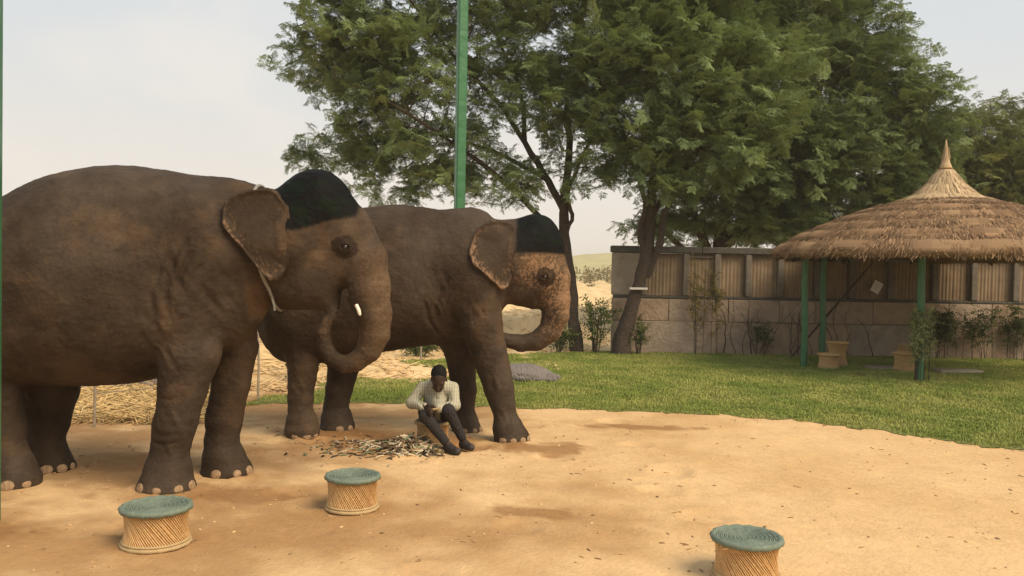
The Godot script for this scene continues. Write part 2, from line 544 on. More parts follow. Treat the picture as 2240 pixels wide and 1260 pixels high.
	tree("pale_tree", "yellowish tree behind the hut at the picture's edge, tallest of the far ones", "trees behind the hut", Vector3(16.3, 0, -27.0), [
		[[0, -0.1, 0, 0.2], [0.1, 1.5, 0, 0.15], [0, 3.2, 0, 0.1], [0.2, 5.8, 0, 0.04]],
		[[0.05, 1.4, 0, 0.1], [-0.8, 3.0, 0.3, 0.07], [-1.3, 4.8, 0.5, 0.03]],
		[[0.05, 1.7, 0, 0.1], [0.9, 3.1, 0.3, 0.07], [1.4, 4.8, 0.5, 0.03]]],
		[[0, 6.2, 0.4, 1.7, 1.3, 1.4, 1.2], [-1.0, 4.9, 0.5, 1.5, 1.2, 1.2, 1.2], [1.1, 4.6, 0.5, 1.5, 1.2, 1.2, 1.2], [0, 3.2, 0.3, 2.1, 1.1, 1.3, 1.2], [-1.3, 2.8, 0.5, 1.4, 0.9, 1.0, 1.1]],
		6.6, 0.45, Color(0.105, 0.130, 0.045), Color(0.28, 0.30, 0.11), 1006)


func make_plants() -> void:
	var g1 := Color(0.035, 0.06, 0.015)
	var g2 := Color(0.13, 0.16, 0.045)
	bush("shrub", "leafy shrub between the two nearest tree trunks beside the wall's end", "shrub", "", Vector3(1.75, 0, -17.4), Vector3(0.42, 1.05, 0.35), 9, 14, 0.28, g1, g2, 1101, broad)
	bush("shrub", "low leafy shrub at the foot of the slender tree, beside the smaller elephant's trunk", "shrub", "", Vector3(0.95, 0, -17.2), Vector3(0.35, 0.55, 0.3), 8, 12, 0.25, g1, g2, 1102, broad)
	bush("climbing_plant", "thin yellowish climber growing up the wall between the leaning tree and the hut", "climber", "", Vector3(4.05, 0, -17.5), Vector3(0.34, 1.9, 0.08), 7, 26, 0.22, Color(0.10, 0.09, 0.022), Color(0.24, 0.20, 0.06), 1103, broad)
	bush("flowering_vine", "green vine with pale flowers wound round the hut's front post", "vine", "", Vector3(6.66, 0, -13.66), Vector3(0.16, 1.30, 0.10), 18, 36, 0.15, Color(0.14, 0.17, 0.06), Color(0.42, 0.43, 0.19), 1104, broad, 0.3)
	bush("wall_creeper", "green creeper climbing the slabs between the vine post and the wall's right part", "creeper", "creepers on the wall", Vector3(9.2, 0, -17.5), Vector3(0.85, 1.2, 0.08), 20, 20, 0.22, Color(0.03, 0.045, 0.014), Color(0.10, 0.12, 0.04), 1105, broad, 0.4)
	bush("wall_creeper", "green creeper on the wall at the picture's edge behind the hut", "creeper", "creepers on the wall", Vector3(10.3, 0, -17.5), Vector3(0.7, 1.35, 0.08), 18, 20, 0.22, Color(0.03, 0.045, 0.014), Color(0.11, 0.13, 0.04), 1106, broad, 0.4)
	bush("small_plant", "small dark green plant against the slabs left of the hut's posts", "plant", "", Vector3(5.15, 0, -17.45), Vector3(0.2, 0.75, 0.08), 5, 12, 0.22, g1, Color(0.08, 0.11, 0.03), 1107, broad)
	bush("weed", "low green weeds on the sand beyond the lawn, over the seated person's head", "weeds", "", Vector3(-1.75, 0, -16.2), Vector3(0.55, 0.28, 0.3), 16, 14, 0.2, g1, g2, 1108, broad)
	bush("weed", "small green plant on the sand between the elephants", "weeds", "", Vector3(-3.0, 0, -12.3), Vector3(0.25, 0.35, 0.2), 7, 12, 0.22, g1, g2, 1109, broad)
	bush("weed", "tuft of weeds at the foot of the leaning tree by the wall", "weeds", "", Vector3(2.62, 0, -17.3), Vector3(0.25, 0.75, 0.15), 7, 12, 0.22, g1, g2, 1110, broad)
	# small pale flowers on the vine
	rng.seed = 1120
	var st := begin()
	st.set_smooth_group(-1)
	for k in 5:
		var a := TAU * k / 5.0
		var d := Vector3(cos(a), 0.25, sin(a))
		var s := Vector3(-sin(a), 0, cos(a)) * 0.35
		quad(st, Vector3.ZERO, d * 0.6 - s, d, d * 0.6 + s)
	var petal := done(st)
	var where := []
	var tint := []
	for k in 16:
		where.append(Transform3D(aim(Vector3(rng.randfn(), rng.randf(), 1), 0).scaled(Vector3.ONE * 0.022), Vector3(rng.randf_range(-0.05, 0.16), rng.randf_range(0.45, 1.3), rng.randf_range(0.0, 0.15))))
		tint.append(Color(0.75, 0.68, 0.60))
	scatter("blossom", petal, leaf_mat, where, tint, get_node("flowering_vine"))


const COW_BODY := [
	[-2.089, 1.439, 1.224, 0.12],
	[-2.025, 1.726, 1.01, 0.3],
	[-1.91, 1.9, 0.886, 0.46],
	[-1.695, 2.047, 0.8, 0.58],
	[-1.409, 2.144, 0.762, 0.65],
	[-1.194, 2.269, 0.744, 0.69],
	[-0.944, 2.38, 0.734, 0.72],
	[-0.694, 2.438, 0.735, 0.74],
	[-0.443, 2.46, 0.75, 0.73],
	[-0.193, 2.436, 0.797, 0.69],
	[0.093, 2.398, 0.903, 0.61],
	[0.308, 2.377, 1.015, 0.54],
	[0.486, 2.345, 1.143, 0.45],
	[0.629, 2.255, 1.307, 0.34],
	[0.707, 2.024, 1.524, 0.18],
]
const COW_CONES := [  # ax ay az ar bx by bz br blend
	[-1.418, 1.285, 0.24, 0.317, -1.303, 0.906, 0.24, 0.2, 0.13],
	[-1.303, 0.906, 0.24, 0.2, -1.288, 0.733, 0.24, 0.179, 0.02],
	[-1.288, 0.733, 0.24, 0.179, -1.238, 0.438, 0.24, 0.159, 0.02],
	[-1.238, 0.438, 0.24, 0.159, -1.217, 0.265, 0.24, 0.148, 0.02],
	[-1.217, 0.265, 0.24, 0.148, -1.168, 0.126, 0.24, 0.166, 0.02],
	[-1.168, 0.126, 0.24, 0.166, -1.146, 0.04, 0.24, 0.186, 0.02],
	[-1.26, 0.925, -0.25, 0.267, -1.14, 0.666, -0.25, 0.212, 0.12],
	[-1.14, 0.666, -0.25, 0.212, -1.168, 0.404, -0.25, 0.167, 0.02],
	[-1.168, 0.404, -0.25, 0.167, -1.19, 0.246, -0.25, 0.145, 0.02],
	[-1.19, 0.246, -0.25, 0.145, -1.151, 0.097, -0.25, 0.156, 0.02],
	[-1.151, 0.097, -0.25, 0.156, -1.117, 0.008, -0.25, 0.171, 0.02],
	[0.195, 1.658, 0.27, 0.309, 0.147, 1.313, 0.27, 0.254, 0.12],
	[0.147, 1.313, 0.27, 0.254, 0.177, 1.039, 0.27, 0.227, 0.03],
	[0.177, 1.039, 0.27, 0.227, 0.135, 0.762, 0.27, 0.178, 0.03],
	[0.135, 0.762, 0.27, 0.182, 0.072, 0.484, 0.27, 0.154, 0.02],
	[0.072, 0.484, 0.27, 0.154, 0.039, 0.293, 0.27, 0.141, 0.02],
	[0.039, 0.293, 0.27, 0.141, 0.03, 0.137, 0.27, 0.172, 0.02],
	[0.03, 0.137, 0.27, 0.172, 0.021, 0.012, 0.27, 0.216, 0.02],
	[0.306, 1.252, -0.23, 0.244, 0.383, 1.031, -0.23, 0.156, 0.12],
	[0.383, 1.031, -0.23, 0.156, 0.33, 0.732, -0.23, 0.152, 0.02],
	[0.33, 0.732, -0.23, 0.156, 0.278, 0.433, -0.23, 0.141, 0.02],
	[0.278, 0.433, -0.23, 0.141, 0.261, 0.265, -0.23, 0.13, 0.02],
	[0.261, 0.265, -0.23, 0.13, 0.281, 0.116, -0.23, 0.17, 0.02],
	[0.281, 0.116, -0.23, 0.17, 0.3, 0.015, -0.23, 0.211, 0.02],
	[0.168, 1.299, 0, 0.268, 0.49, 1.394, 0, 0.197, 0.14],
	[0.485, 1.842, 0, 0.472, 0.842, 1.902, 0, 0.386, 0.15],
	[1.305, 1.999, 0, 0.193, 1.402, 1.75, 0, 0.208, 0.04],
	[1.402, 1.75, 0, 0.208, 1.469, 1.537, 0, 0.179, 0.04],
	[1.469, 1.537, 0, 0.179, 1.518, 1.341, 0, 0.14, 0.04],
	[1.518, 1.341, 0, 0.14, 1.528, 1.179, 0, 0.118, 0.04],
	[1.528, 1.179, 0, 0.118, 1.483, 1.042, 0, 0.095, 0.012],
	[1.483, 1.042, 0, 0.095, 1.391, 0.958, 0, 0.077, 0.012],
	[1.391, 0.958, 0, 0.077, 1.291, 0.935, 0, 0.068, 0.012],
	[1.291, 0.935, 0, 0.068, 1.201, 0.98, 0, 0.059, 0.012],
	[1.201, 0.98, 0, 0.059, 1.142, 1.083, 0, 0.052, 0.012],
	[1.142, 1.083, 0, 0.052, 1.136, 1.189, 0.03, 0.048, 0.012],
	[1.136, 1.189, 0.03, 0.048, 1.172, 1.28, 0.05, 0.044, 0.012],
	[1.172, 1.28, 0.05, 0.044, 1.23, 1.335, 0.06, 0.039, 0.012],
	[0.882, 1.563, 0, 0.222, 1.141, 1.442, 0, 0.1, 0.05],
	[1.098, 1.459, 0, 0.086, 1.227, 1.397, 0, 0.032, 0.03],
]
const COW_BLOBS := [  # cx cy cz rx ry rz tilt blend
	[1.054, 2.109, 0, 0.308, 0.347, 0.3, -8, 0.1],
	[1.059, 1.727, 0, 0.286, 0.304, 0.27, 0, 0.1],
	[1.243, 1.887, 0.12, 0.176, 0.141, 0.13, 20, 0.06],
	[1.192, 1.894, -0.12, 0.182, 0.146, 0.13, 20, 0.06],
	[0.968, 1.601, 0.13, 0.193, 0.21, 0.13, 0, 0.06],
	[0.902, 1.597, -0.13, 0.201, 0.219, 0.13, 0, 0.06],
	[-1.09, 1.465, 0.3, 0.307, 0.512, 0.32, 0, 0.15],
	[0.223, 1.761, 0.3, 0.273, 0.478, 0.24, -5, 0.15],
]
const COW_EAR := [[0.843, 2.253], [0.742, 2.261], [0.609, 2.229], [0.519, 2.174], [0.489, 2.099], [0.507, 1.982], [0.565, 1.899], [0.63, 1.817], [0.701, 1.721], [0.773, 1.634], [0.831, 1.582], [0.891, 1.623], [0.94, 1.721], [0.965, 1.839], [0.971, 1.957], [0.946, 2.074], [0.901, 2.18]]
const COW_CAP := [[0.715, 2.331], [0.87, 2.561], [1.012, 2.6], [1.191, 2.567], [1.444, 2.287], [1.412, 2.079], [1.34, 2.057], [1.226, 2.033], [1.091, 1.981], [0.991, 1.954], [0.877, 1.949], [0.786, 2.061], [0.731, 2.203]]
const COW_EYE := Vector3(1.334, 1.85, 0.26)
const COW_TUSK_ROOT := Vector3(1.385, 1.476, 0.16)
const COW_TUSK_TIP := Vector3(1.447, 1.331, 0.18)
const MATE_BODY := [
	[-1.911, 1.468, 1.142, 0.1],
	[-1.829, 1.865, 0.934, 0.26],
	[-1.671, 2.067, 0.75, 0.42],
	[-1.438, 2.182, 0.708, 0.5],
	[-1.16, 2.243, 0.727, 0.56],
	[-0.858, 2.29, 0.788, 0.6],
	[-0.65, 2.326, 0.829, 0.62],
	[-0.464, 2.338, 0.865, 0.61],
	[-0.232, 2.319, 0.906, 0.58],
	[-0.046, 2.294, 0.933, 0.53],
	[0.14, 2.298, 1.001, 0.47],
	[0.301, 2.319, 1.111, 0.38],
	[0.454, 2.243, 1.277, 0.28],
	[0.547, 2.022, 1.511, 0.14],
]
const MATE_CONES := [  # ax ay az ar bx by bz br blend
	[-1.5, 1.298, 0.2, 0.282, -1.406, 1.026, 0.2, 0.209, 0.12],
	[-1.406, 1.026, 0.2, 0.209, -1.371, 0.708, 0.2, 0.15, 0.02],
	[-1.371, 0.708, 0.2, 0.154, -1.389, 0.388, 0.2, 0.127, 0.016],
	[-1.389, 0.388, 0.2, 0.127, -1.388, 0.265, 0.2, 0.123, 0.016],
	[-1.388, 0.265, 0.2, 0.123, -1.373, 0.151, 0.2, 0.154, 0.016],
	[-1.373, 0.151, 0.2, 0.154, -1.368, 0.078, 0.2, 0.177, 0.016],
	[-1.126, 1.049, -0.2, 0.238, -1.041, 0.716, -0.2, 0.176, 0.11],
	[-1.041, 0.716, -0.2, 0.176, -1.085, 0.428, -0.2, 0.138, 0.016],
	[-1.085, 0.428, -0.2, 0.138, -1.12, 0.236, -0.2, 0.124, 0.016],
	[-1.12, 0.236, -0.2, 0.124, -1.109, 0.117, -0.2, 0.157, 0.016],
	[-1.109, 0.117, -0.2, 0.157, -1.099, 0.035, -0.2, 0.181, 0.016],
	[0.293, 1.557, 0.24, 0.28, 0.38, 1.197, 0.24, 0.226, 0.12],
	[0.38, 1.197, 0.24, 0.226, 0.485, 0.881, 0.24, 0.172, 0.02],
	[0.485, 0.881, 0.24, 0.181, 0.591, 0.52, 0.24, 0.149, 0.016],
	[0.591, 0.52, 0.24, 0.149, 0.649, 0.271, 0.24, 0.113, 0.016],
	[0.649, 0.271, 0.24, 0.113, 0.688, 0.121, 0.24, 0.149, 0.016],
	[0.688, 0.121, 0.24, 0.149, 0.722, 0.021, 0.24, 0.181, 0.016],
	[0.063, 1.165, -0.2, 0.238, 0.168, 0.833, -0.2, 0.152, 0.12],
	[0.168, 0.833, -0.2, 0.162, 0.222, 0.451, -0.2, 0.128, 0.016],
	[0.222, 0.451, -0.2, 0.128, 0.216, 0.221, -0.2, 0.109, 0.016],
	[0.216, 0.221, -0.2, 0.109, 0.238, 0.078, -0.2, 0.143, 0.016],
	[0.238, 0.078, -0.2, 0.143, 0.253, 0.002, -0.2, 0.166, 0.016],
	[0.145, 1.318, 0, 0.27, 0.423, 1.416, 0, 0.214, 0.13],
	[0.231, 1.761, 0, 0.493, 0.648, 1.815, 0, 0.39, 0.14],
	[1.019, 1.845, 0, 0.195, 1.098, 1.614, 0, 0.186, 0.035],
	[1.098, 1.614, 0, 0.186, 1.139, 1.405, 0, 0.153, 0.035],
	[1.139, 1.405, 0, 0.153, 1.151, 1.242, 0, 0.135, 0.035],
	[1.151, 1.242, 0, 0.135, 1.099, 1.083, 0, 0.116, 0.015],
	[1.099, 1.083, 0, 0.116, 0.965, 0.978, 0, 0.098, 0.015],
	[0.965, 0.978, 0, 0.098, 0.803, 0.952, 0, 0.084, 0.015],
	[0.803, 0.952, 0, 0.084, 0.654, 0.981, 0.04, 0.069, 0.015],
	[0.654, 0.981, 0.04, 0.069, 0.547, 1.028, 0.08, 0.055, 0.015],
	[0.676, 1.56, 0, 0.223, 0.925, 1.434, 0, 0.126, 0.05],
	[0.887, 1.447, 0, 0.093, 1.019, 1.357, 0, 0.037, 0.03],
]
const MATE_BLOBS := [  # cx cy cz rx ry rz tilt blend
	[0.916, 1.913, 0, 0.288, 0.358, 0.29, -5, 0.1],
	[0.939, 1.658, 0, 0.27, 0.288, 0.26, 0, 0.1],
	[1.041, 1.683, 0.12, 0.156, 0.147, 0.12, 15, 0.05],
	[1.051, 1.682, -0.12, 0.16, 0.151, 0.12, 15, 0.05],
	[0.745, 1.586, 0.12, 0.183, 0.193, 0.12, 0, 0.06],
	[0.746, 1.583, -0.12, 0.189, 0.198, 0.12, 0, 0.06],
	[-1.424, 1.437, 0.24, 0.298, 0.497, 0.3, 0, 0.15],
	[0.267, 1.737, 0.24, 0.271, 0.452, 0.22, -5, 0.15],
]
const MATE_EAR := [[0.698, 2.142], [0.6, 2.176], [0.476, 2.169], [0.371, 2.101], [0.311, 1.981], [0.287, 1.848], [0.315, 1.76], [0.396, 1.686], [0.495, 1.599], [0.558, 1.538], [0.625, 1.499], [0.681, 1.575], [0.723, 1.7], [0.73, 1.833], [0.736, 2.01]]
const MATE_CAP := [[0.726, 2.164], [0.714, 2.326], [0.893, 2.399], [1.196, 2.358], [1.341, 2.036], [1.298, 1.85], [0.973, 1.858], [0.713, 1.853]]
const MATE_EYE := Vector3(1.023, 1.633, 0.24)

# ---------------------------------------------------------------- small helpers
var rng := RandomNumberGenerator.new()
var taken := {}


func numbered(called: String) -> String:
	taken[called] = taken.get(called, -1) + 1
	return called if taken[called] == 0 else "%s_%03d" % [called, taken[called]]


func describe(o: Node, label: String, category: String, group := "", kind := "") -> void:
	if label:
		o.set_meta("label", label)
	if category:
		o.set_meta("category", category)
	if group:
		o.set_meta("group", group)
	if kind:
		o.set_meta("kind", kind)


func thing(called: String, label: String, category: String, at := Vector3.ZERO, turn := 0.0, group := "") -> Node3D:
	var o := Node3D.new()
	o.name = numbered(called)
	o.position = at
	o.rotation_degrees.y = turn
	describe(o, label, category, group)
	add_child(o, true)
	return o


func part(called: String, mesh: Mesh, mat: Material, parent: Node3D, at := Vector3.ZERO) -> MeshInstance3D:
	var o := MeshInstance3D.new()
	o.name = called
	o.mesh = mesh
	o.material_override = mat
	o.position = at
	parent.add_child(o, true)
	return o


func structure(called: String, mesh: Mesh, mat: Material) -> MeshInstance3D:
	var o := part(called, mesh, mat, self)
	o.set_meta("kind", "structure")
	o.set_meta("label", called.replace("_", " "))
	return o


func begin() -> SurfaceTool:
	var st := SurfaceTool.new()
	st.begin(Mesh.PRIMITIVE_TRIANGLES)
	return st


func done(st: SurfaceTool) -> ArrayMesh:
	st.index()
	st.generate_normals()
	return st.commit()


func tri(st: SurfaceTool, a: Vector3, b: Vector3, c: Vector3) -> void:  # counter-clockwise seen from outside
	st.add_vertex(a)
	st.add_vertex(c)
	st.add_vertex(b)


func quad(st: SurfaceTool, a: Vector3, b: Vector3, c: Vector3, d: Vector3) -> void:
	tri(st, a, b, c)
	tri(st, a, c, d)


# a round bar through points; radii one per point; soft closed ends
func tube(st: SurfaceTool, pts: Array, radii: Array, seg := 8, smooth_group := 1, squash := 1.0) -> void:
	st.set_smooth_group(smooth_group)
	var side := Vector3.ZERO
	var rings := []
	for i in pts.size():
		var dir: Vector3 = (pts[mini(i + 1, pts.size() - 1)] - pts[maxi(i - 1, 0)]).normalized()
		if side == Vector3.ZERO:
			side = dir.cross(Vector3.RIGHT if absf(dir.x) < 0.8 else Vector3.UP).normalized()
		side = (side - dir * side.dot(dir)).normalized()
		var up := dir.cross(side)
		var ring := []
		for s in seg:
			var a := TAU * s / seg
			ring.append(pts[i] + (side * cos(a) + up * sin(a) * squash) * radii[i])
		rings.append(ring)
	for i in rings.size() - 1:
		for s in seg:
			var n := (s + 1) % seg
			quad(st, rings[i][s], rings[i][n], rings[i + 1][n], rings[i + 1][s])
	st.set_smooth_group(-1)
	for s in seg:
		var n := (s + 1) % seg
		tri(st, pts[0], rings[0][n], rings[0][s])
		tri(st, pts[-1], rings[-1][s], rings[-1][n])


# a box with chamfered edges
func slab(st: SurfaceTool, c: Vector3, size: Vector3, bevel := 0.01, turn := Basis.IDENTITY) -> void:
	st.set_smooth_group(-1)
	var h := size * 0.5
	var b := minf(bevel, minf(h.x, minf(h.y, h.z)) * 0.49)
	for ax in 3:
		for sg in [-1.0, 1.0]:
			var u := (ax + 1) % 3
			var v := (ax + 2) % 3
			var f := []
			for q in [[-1, -1], [1, -1], [1, 1], [-1, 1]]:
				var p := Vector3.ZERO
				p[ax] = sg * h[ax]
				p[u] = q[0] * (h[u] - b)
				p[v] = q[1] * (h[v] - b)
				f.append(c + turn * p)
			if sg > 0:
				quad(st, f[0], f[1], f[2], f[3])
			else:
				quad(st, f[0], f[3], f[2], f[1])
	for ax in 3:
		var u := (ax + 1) % 3
		var v := (ax + 2) % 3
		for su in [-1.0, 1.0]:
			for sv in [-1.0, 1.0]:
				var p := []
				for e in [-1.0, 1.0]:
					for w in 2:
						var q := Vector3.ZERO
						q[ax] = e * (h[ax] - b)
						q[u] = su * (h[u] - (b if w else 0.0))
						q[v] = sv * (h[v] - (0.0 if w else b))
						p.append(c + turn * q)
				if su * sv > 0:
					quad(st, p[0], p[1], p[3], p[2])
				else:
					quad(st, p[0], p[2], p[3], p[1])
	for sx in [-1.0, 1.0]:
		for sy in [-1.0, 1.0]:
			for sz in [-1.0, 1.0]:
				var a := c + turn * Vector3(sx * h.x, sy * (h.y - b), sz * (h.z - b))
				var d := c + turn * Vector3(sx * (h.x - b), sy * h.y, sz * (h.z - b))
				var e := c + turn * Vector3(sx * (h.x - b), sy * (h.y - b), sz * h.z)
				if sx * sy * sz > 0:
					tri(st, a, d, e)
				else:
					tri(st, a, e, d)


func slab_mesh(size: Vector3, bevel := 0.01) -> ArrayMesh:
	var st := begin()
	slab(st, Vector3.ZERO, size, bevel)
	return done(st)


# rows of [radius, height] turned about y, from the bottom up on the outside
func lathe(st: SurfaceTool, rows: Array, seg := 32, wobble := 0.0) -> void:
	st.set_smooth_group(1)
	for i in rows.size() - 1:
		for s in seg:
			var p := []
			for q in [[i, s], [i, s + 1], [i + 1, s + 1], [i + 1, s]]:
				var a: float = TAU * (q[1] % seg) / seg
				var w := 1.0 + wobble * sin(a * 3.0 + q[0]) + wobble * 0.6 * sin(a * 7.0 + q[0] * 2.1)
				p.append(Vector3(cos(a) * rows[q[0]][0] * w, rows[q[0]][1], -sin(a) * rows[q[0]][0] * w))
			quad(st, p[0], p[1], p[2], p[3])


func ball(r: float, seg := 16) -> SphereMesh:
	var m := SphereMesh.new()
	m.radius = r
	m.height = r * 2.0
	m.radial_segments = seg
	m.rings = seg / 2
	return m


func scatter(called: String, mesh: Mesh, mat: Material, places: Array, tints: Array, parent: Node3D) -> MultiMeshInstance3D:
	var mm := MultiMesh.new()
	mm.transform_format = MultiMesh.TRANSFORM_3D
	mm.use_colors = true
	mm.mesh = mesh
	mm.instance_count = places.size()
	for i in places.size():
		mm.set_instance_transform(i, places[i])
		mm.set_instance_color(i, tints[i])
	var o := MultiMeshInstance3D.new()
	o.name = called
	o.multimesh = mm
	o.material_override = mat
	o.set_meta("kind", "stuff")
	parent.add_child(o, true)
	return o


func noise(number: int, frequency: float, octaves := 4, kind := FastNoiseLite.TYPE_SIMPLEX_SMOOTH) -> FastNoiseLite:
	var n := FastNoiseLite.new()
	n.seed = number
	n.frequency = frequency
	n.noise_type = kind
	n.fractal_octaves = octaves
	return n


# a repeating picture whose values run through a list of colours (linear)
func ramp(n: FastNoiseLite, size: int, stops: Array, fine: FastNoiseLite = null, share := 0.3) -> ImageTexture:
	var im := n.get_seamless_image(size, size)
	var fi := fine.get_seamless_image(size, size) if fine else null
	var out := Image.create(size, size, false, Image.FORMAT_RGB8)
	for y in size:
		for x in size:
			var v := im.get_pixel(x, y).r
			if fi:
				v = lerpf(v, fi.get_pixel(x, y).r, share)
			var f := clampf(v, 0, 0.9999) * (stops.size() - 1)
			var c: Color = stops[int(f)].lerp(stops[int(f) + 1], f - int(f))
			out.set_pixel(x, y, c.linear_to_srgb())
	return ImageTexture.create_from_image(out)


func bumps(n: FastNoiseLite, size: int, strength: float) -> ImageTexture:
	var im := n.get_seamless_image(size, size)
	im.convert(Image.FORMAT_RGBA8)
	im.bump_map_to_normal_map(strength)
	return ImageTexture.create_from_image(im)


func matter(c: Color, rough := 0.85, spec := 0.3) -> StandardMaterial3D:  # c in linear light
	var m := StandardMaterial3D.new()
	m.albedo_color = c.linear_to_srgb()
	m.roughness = rough
	m.metallic_specular = spec
	return m


func textured(tex: Texture2D, scale: float, rough := 0.85, normal: Texture2D = null, normal_scale := 1.0, world := true) -> StandardMaterial3D:
	var m := StandardMaterial3D.new()
	m.albedo_texture = tex
	m.roughness = rough
	m.metallic_specular = 0.3
	m.uv1_triplanar = true
	m.uv1_world_triplanar = world
	m.uv1_scale = Vector3.ONE * scale
	if normal:
		m.normal_enabled = true
		m.normal_texture = normal
		m.normal_scale = normal_scale
	return m


func grey(v: float) -> Color:
	return Color(v, v, v)


func jitter(a: float) -> Vector3:
	return Vector3(rng.randf_range(-a, a), rng.randf_range(-a, a), rng.randf_range(-a, a))



# ---------------------------------------------------------------- ground
const LAWN_EDGE := [[-3.25, -10.2], [-2.36, -10.47], [-1.25, -10.62], [-0.37, -10.41], [0.36, -10.36], [1.59, -10.25], [2.66, -10.08], [3.38, -9.8], [3.97, -9.3], [4.47, -8.8], [5.1, -8.34], [6.2, -7.6], [8.5, -6.8],
	[14.0, -6.0], [14.0, -17.7], [1.9, -17.7], [0.9, -17.2], [-0.3, -16.6], [-1.3, -15.6], [-2.0, -15.3], [-1.75, -14.6], [-0.9, -14.2], [-0.8, -13.2], [-1.3, -12.7], [-2.2, -12.9], [-2.7, -12.4], [-2.6, -11.4], [-3.2, -10.9]]
var prints: Array[Vector3] = []
var lawn_shape := PackedVector2Array()
var rise := noise(11, 0.16, 4)
var lump := noise(12, 1.7, 4)
var patch := noise(13, 0.45, 4)
var speck := noise(14, 9.0, 3)


func ground_height(x: float, z: float) -> float:
	var away := smoothstep(-19.0, -34.0, z)
	var h := lump.get_noise_2d(x, z) * 0.014
	for f in FEET:
		var r: float = Vector2(x - f[0], z - f[1]).length() / f[2]
		if r < 2.0:
			h = h * smoothstep(0.5, 1.5, r) + 0.022 * exp(-pow((r - 1.08) * 4.0, 2.0)) * (0.75 + 0.8 * speck.get_noise_2d(x * 1.5, z * 1.5))
	for f in prints:
		var r := Vector2(x - f.x, z - f.y).length() / f.z
		if r < 1.6:
			h += 0.016 * (smoothstep(0.7, 1.05, r) - 1.0) + 0.011 * exp(-pow((r - 1.12) * 5.0, 2.0))
	h += smoothstep(-11.5, -13.0, z + absf(x + 1.0) * 0.12) * smoothstep(2.2, 0.6, x) * lump.get_noise_2d(x * 2.2 + 9.0, z * 2.2) * 0.05
	h += away * (rise.get_noise_2d(x, z) * 0.55 + lump.get_noise_2d(x * 0.35, z * 0.35) * 0.12)
	for m in MOUNDS:
		var q := Vector2((x - m[0]) / m[2], (z - m[1]) / m[3]).length_squared()
		if q < 6.0:
			h += m[4] * exp(-q * 1.4) * (1.0 + 0.5 * lump.get_noise_2d(x * 0.8, z * 0.8))
	return h


const MOUNDS := [[-1.2, -22.0, 2.6, 1.6, 0.45], [1.0, -21.5, 1.5, 1.2, 0.35], [-4.6, -13.5, 1.8, 1.0, 0.3], [-7.5, -16.0, 3.0, 1.6, 0.5], [2.0, -26.0, 3.0, 2.0, 0.5], [-3.6, -19.0, 2.2, 1.3, 0.5], [4.5, -33.0, 5.0, 2.5, 0.6], [-1.8, -13.6, 0.7, 0.5, 0.06], [-9.0, -24.0, 5.0, 2.0, 0.6]]


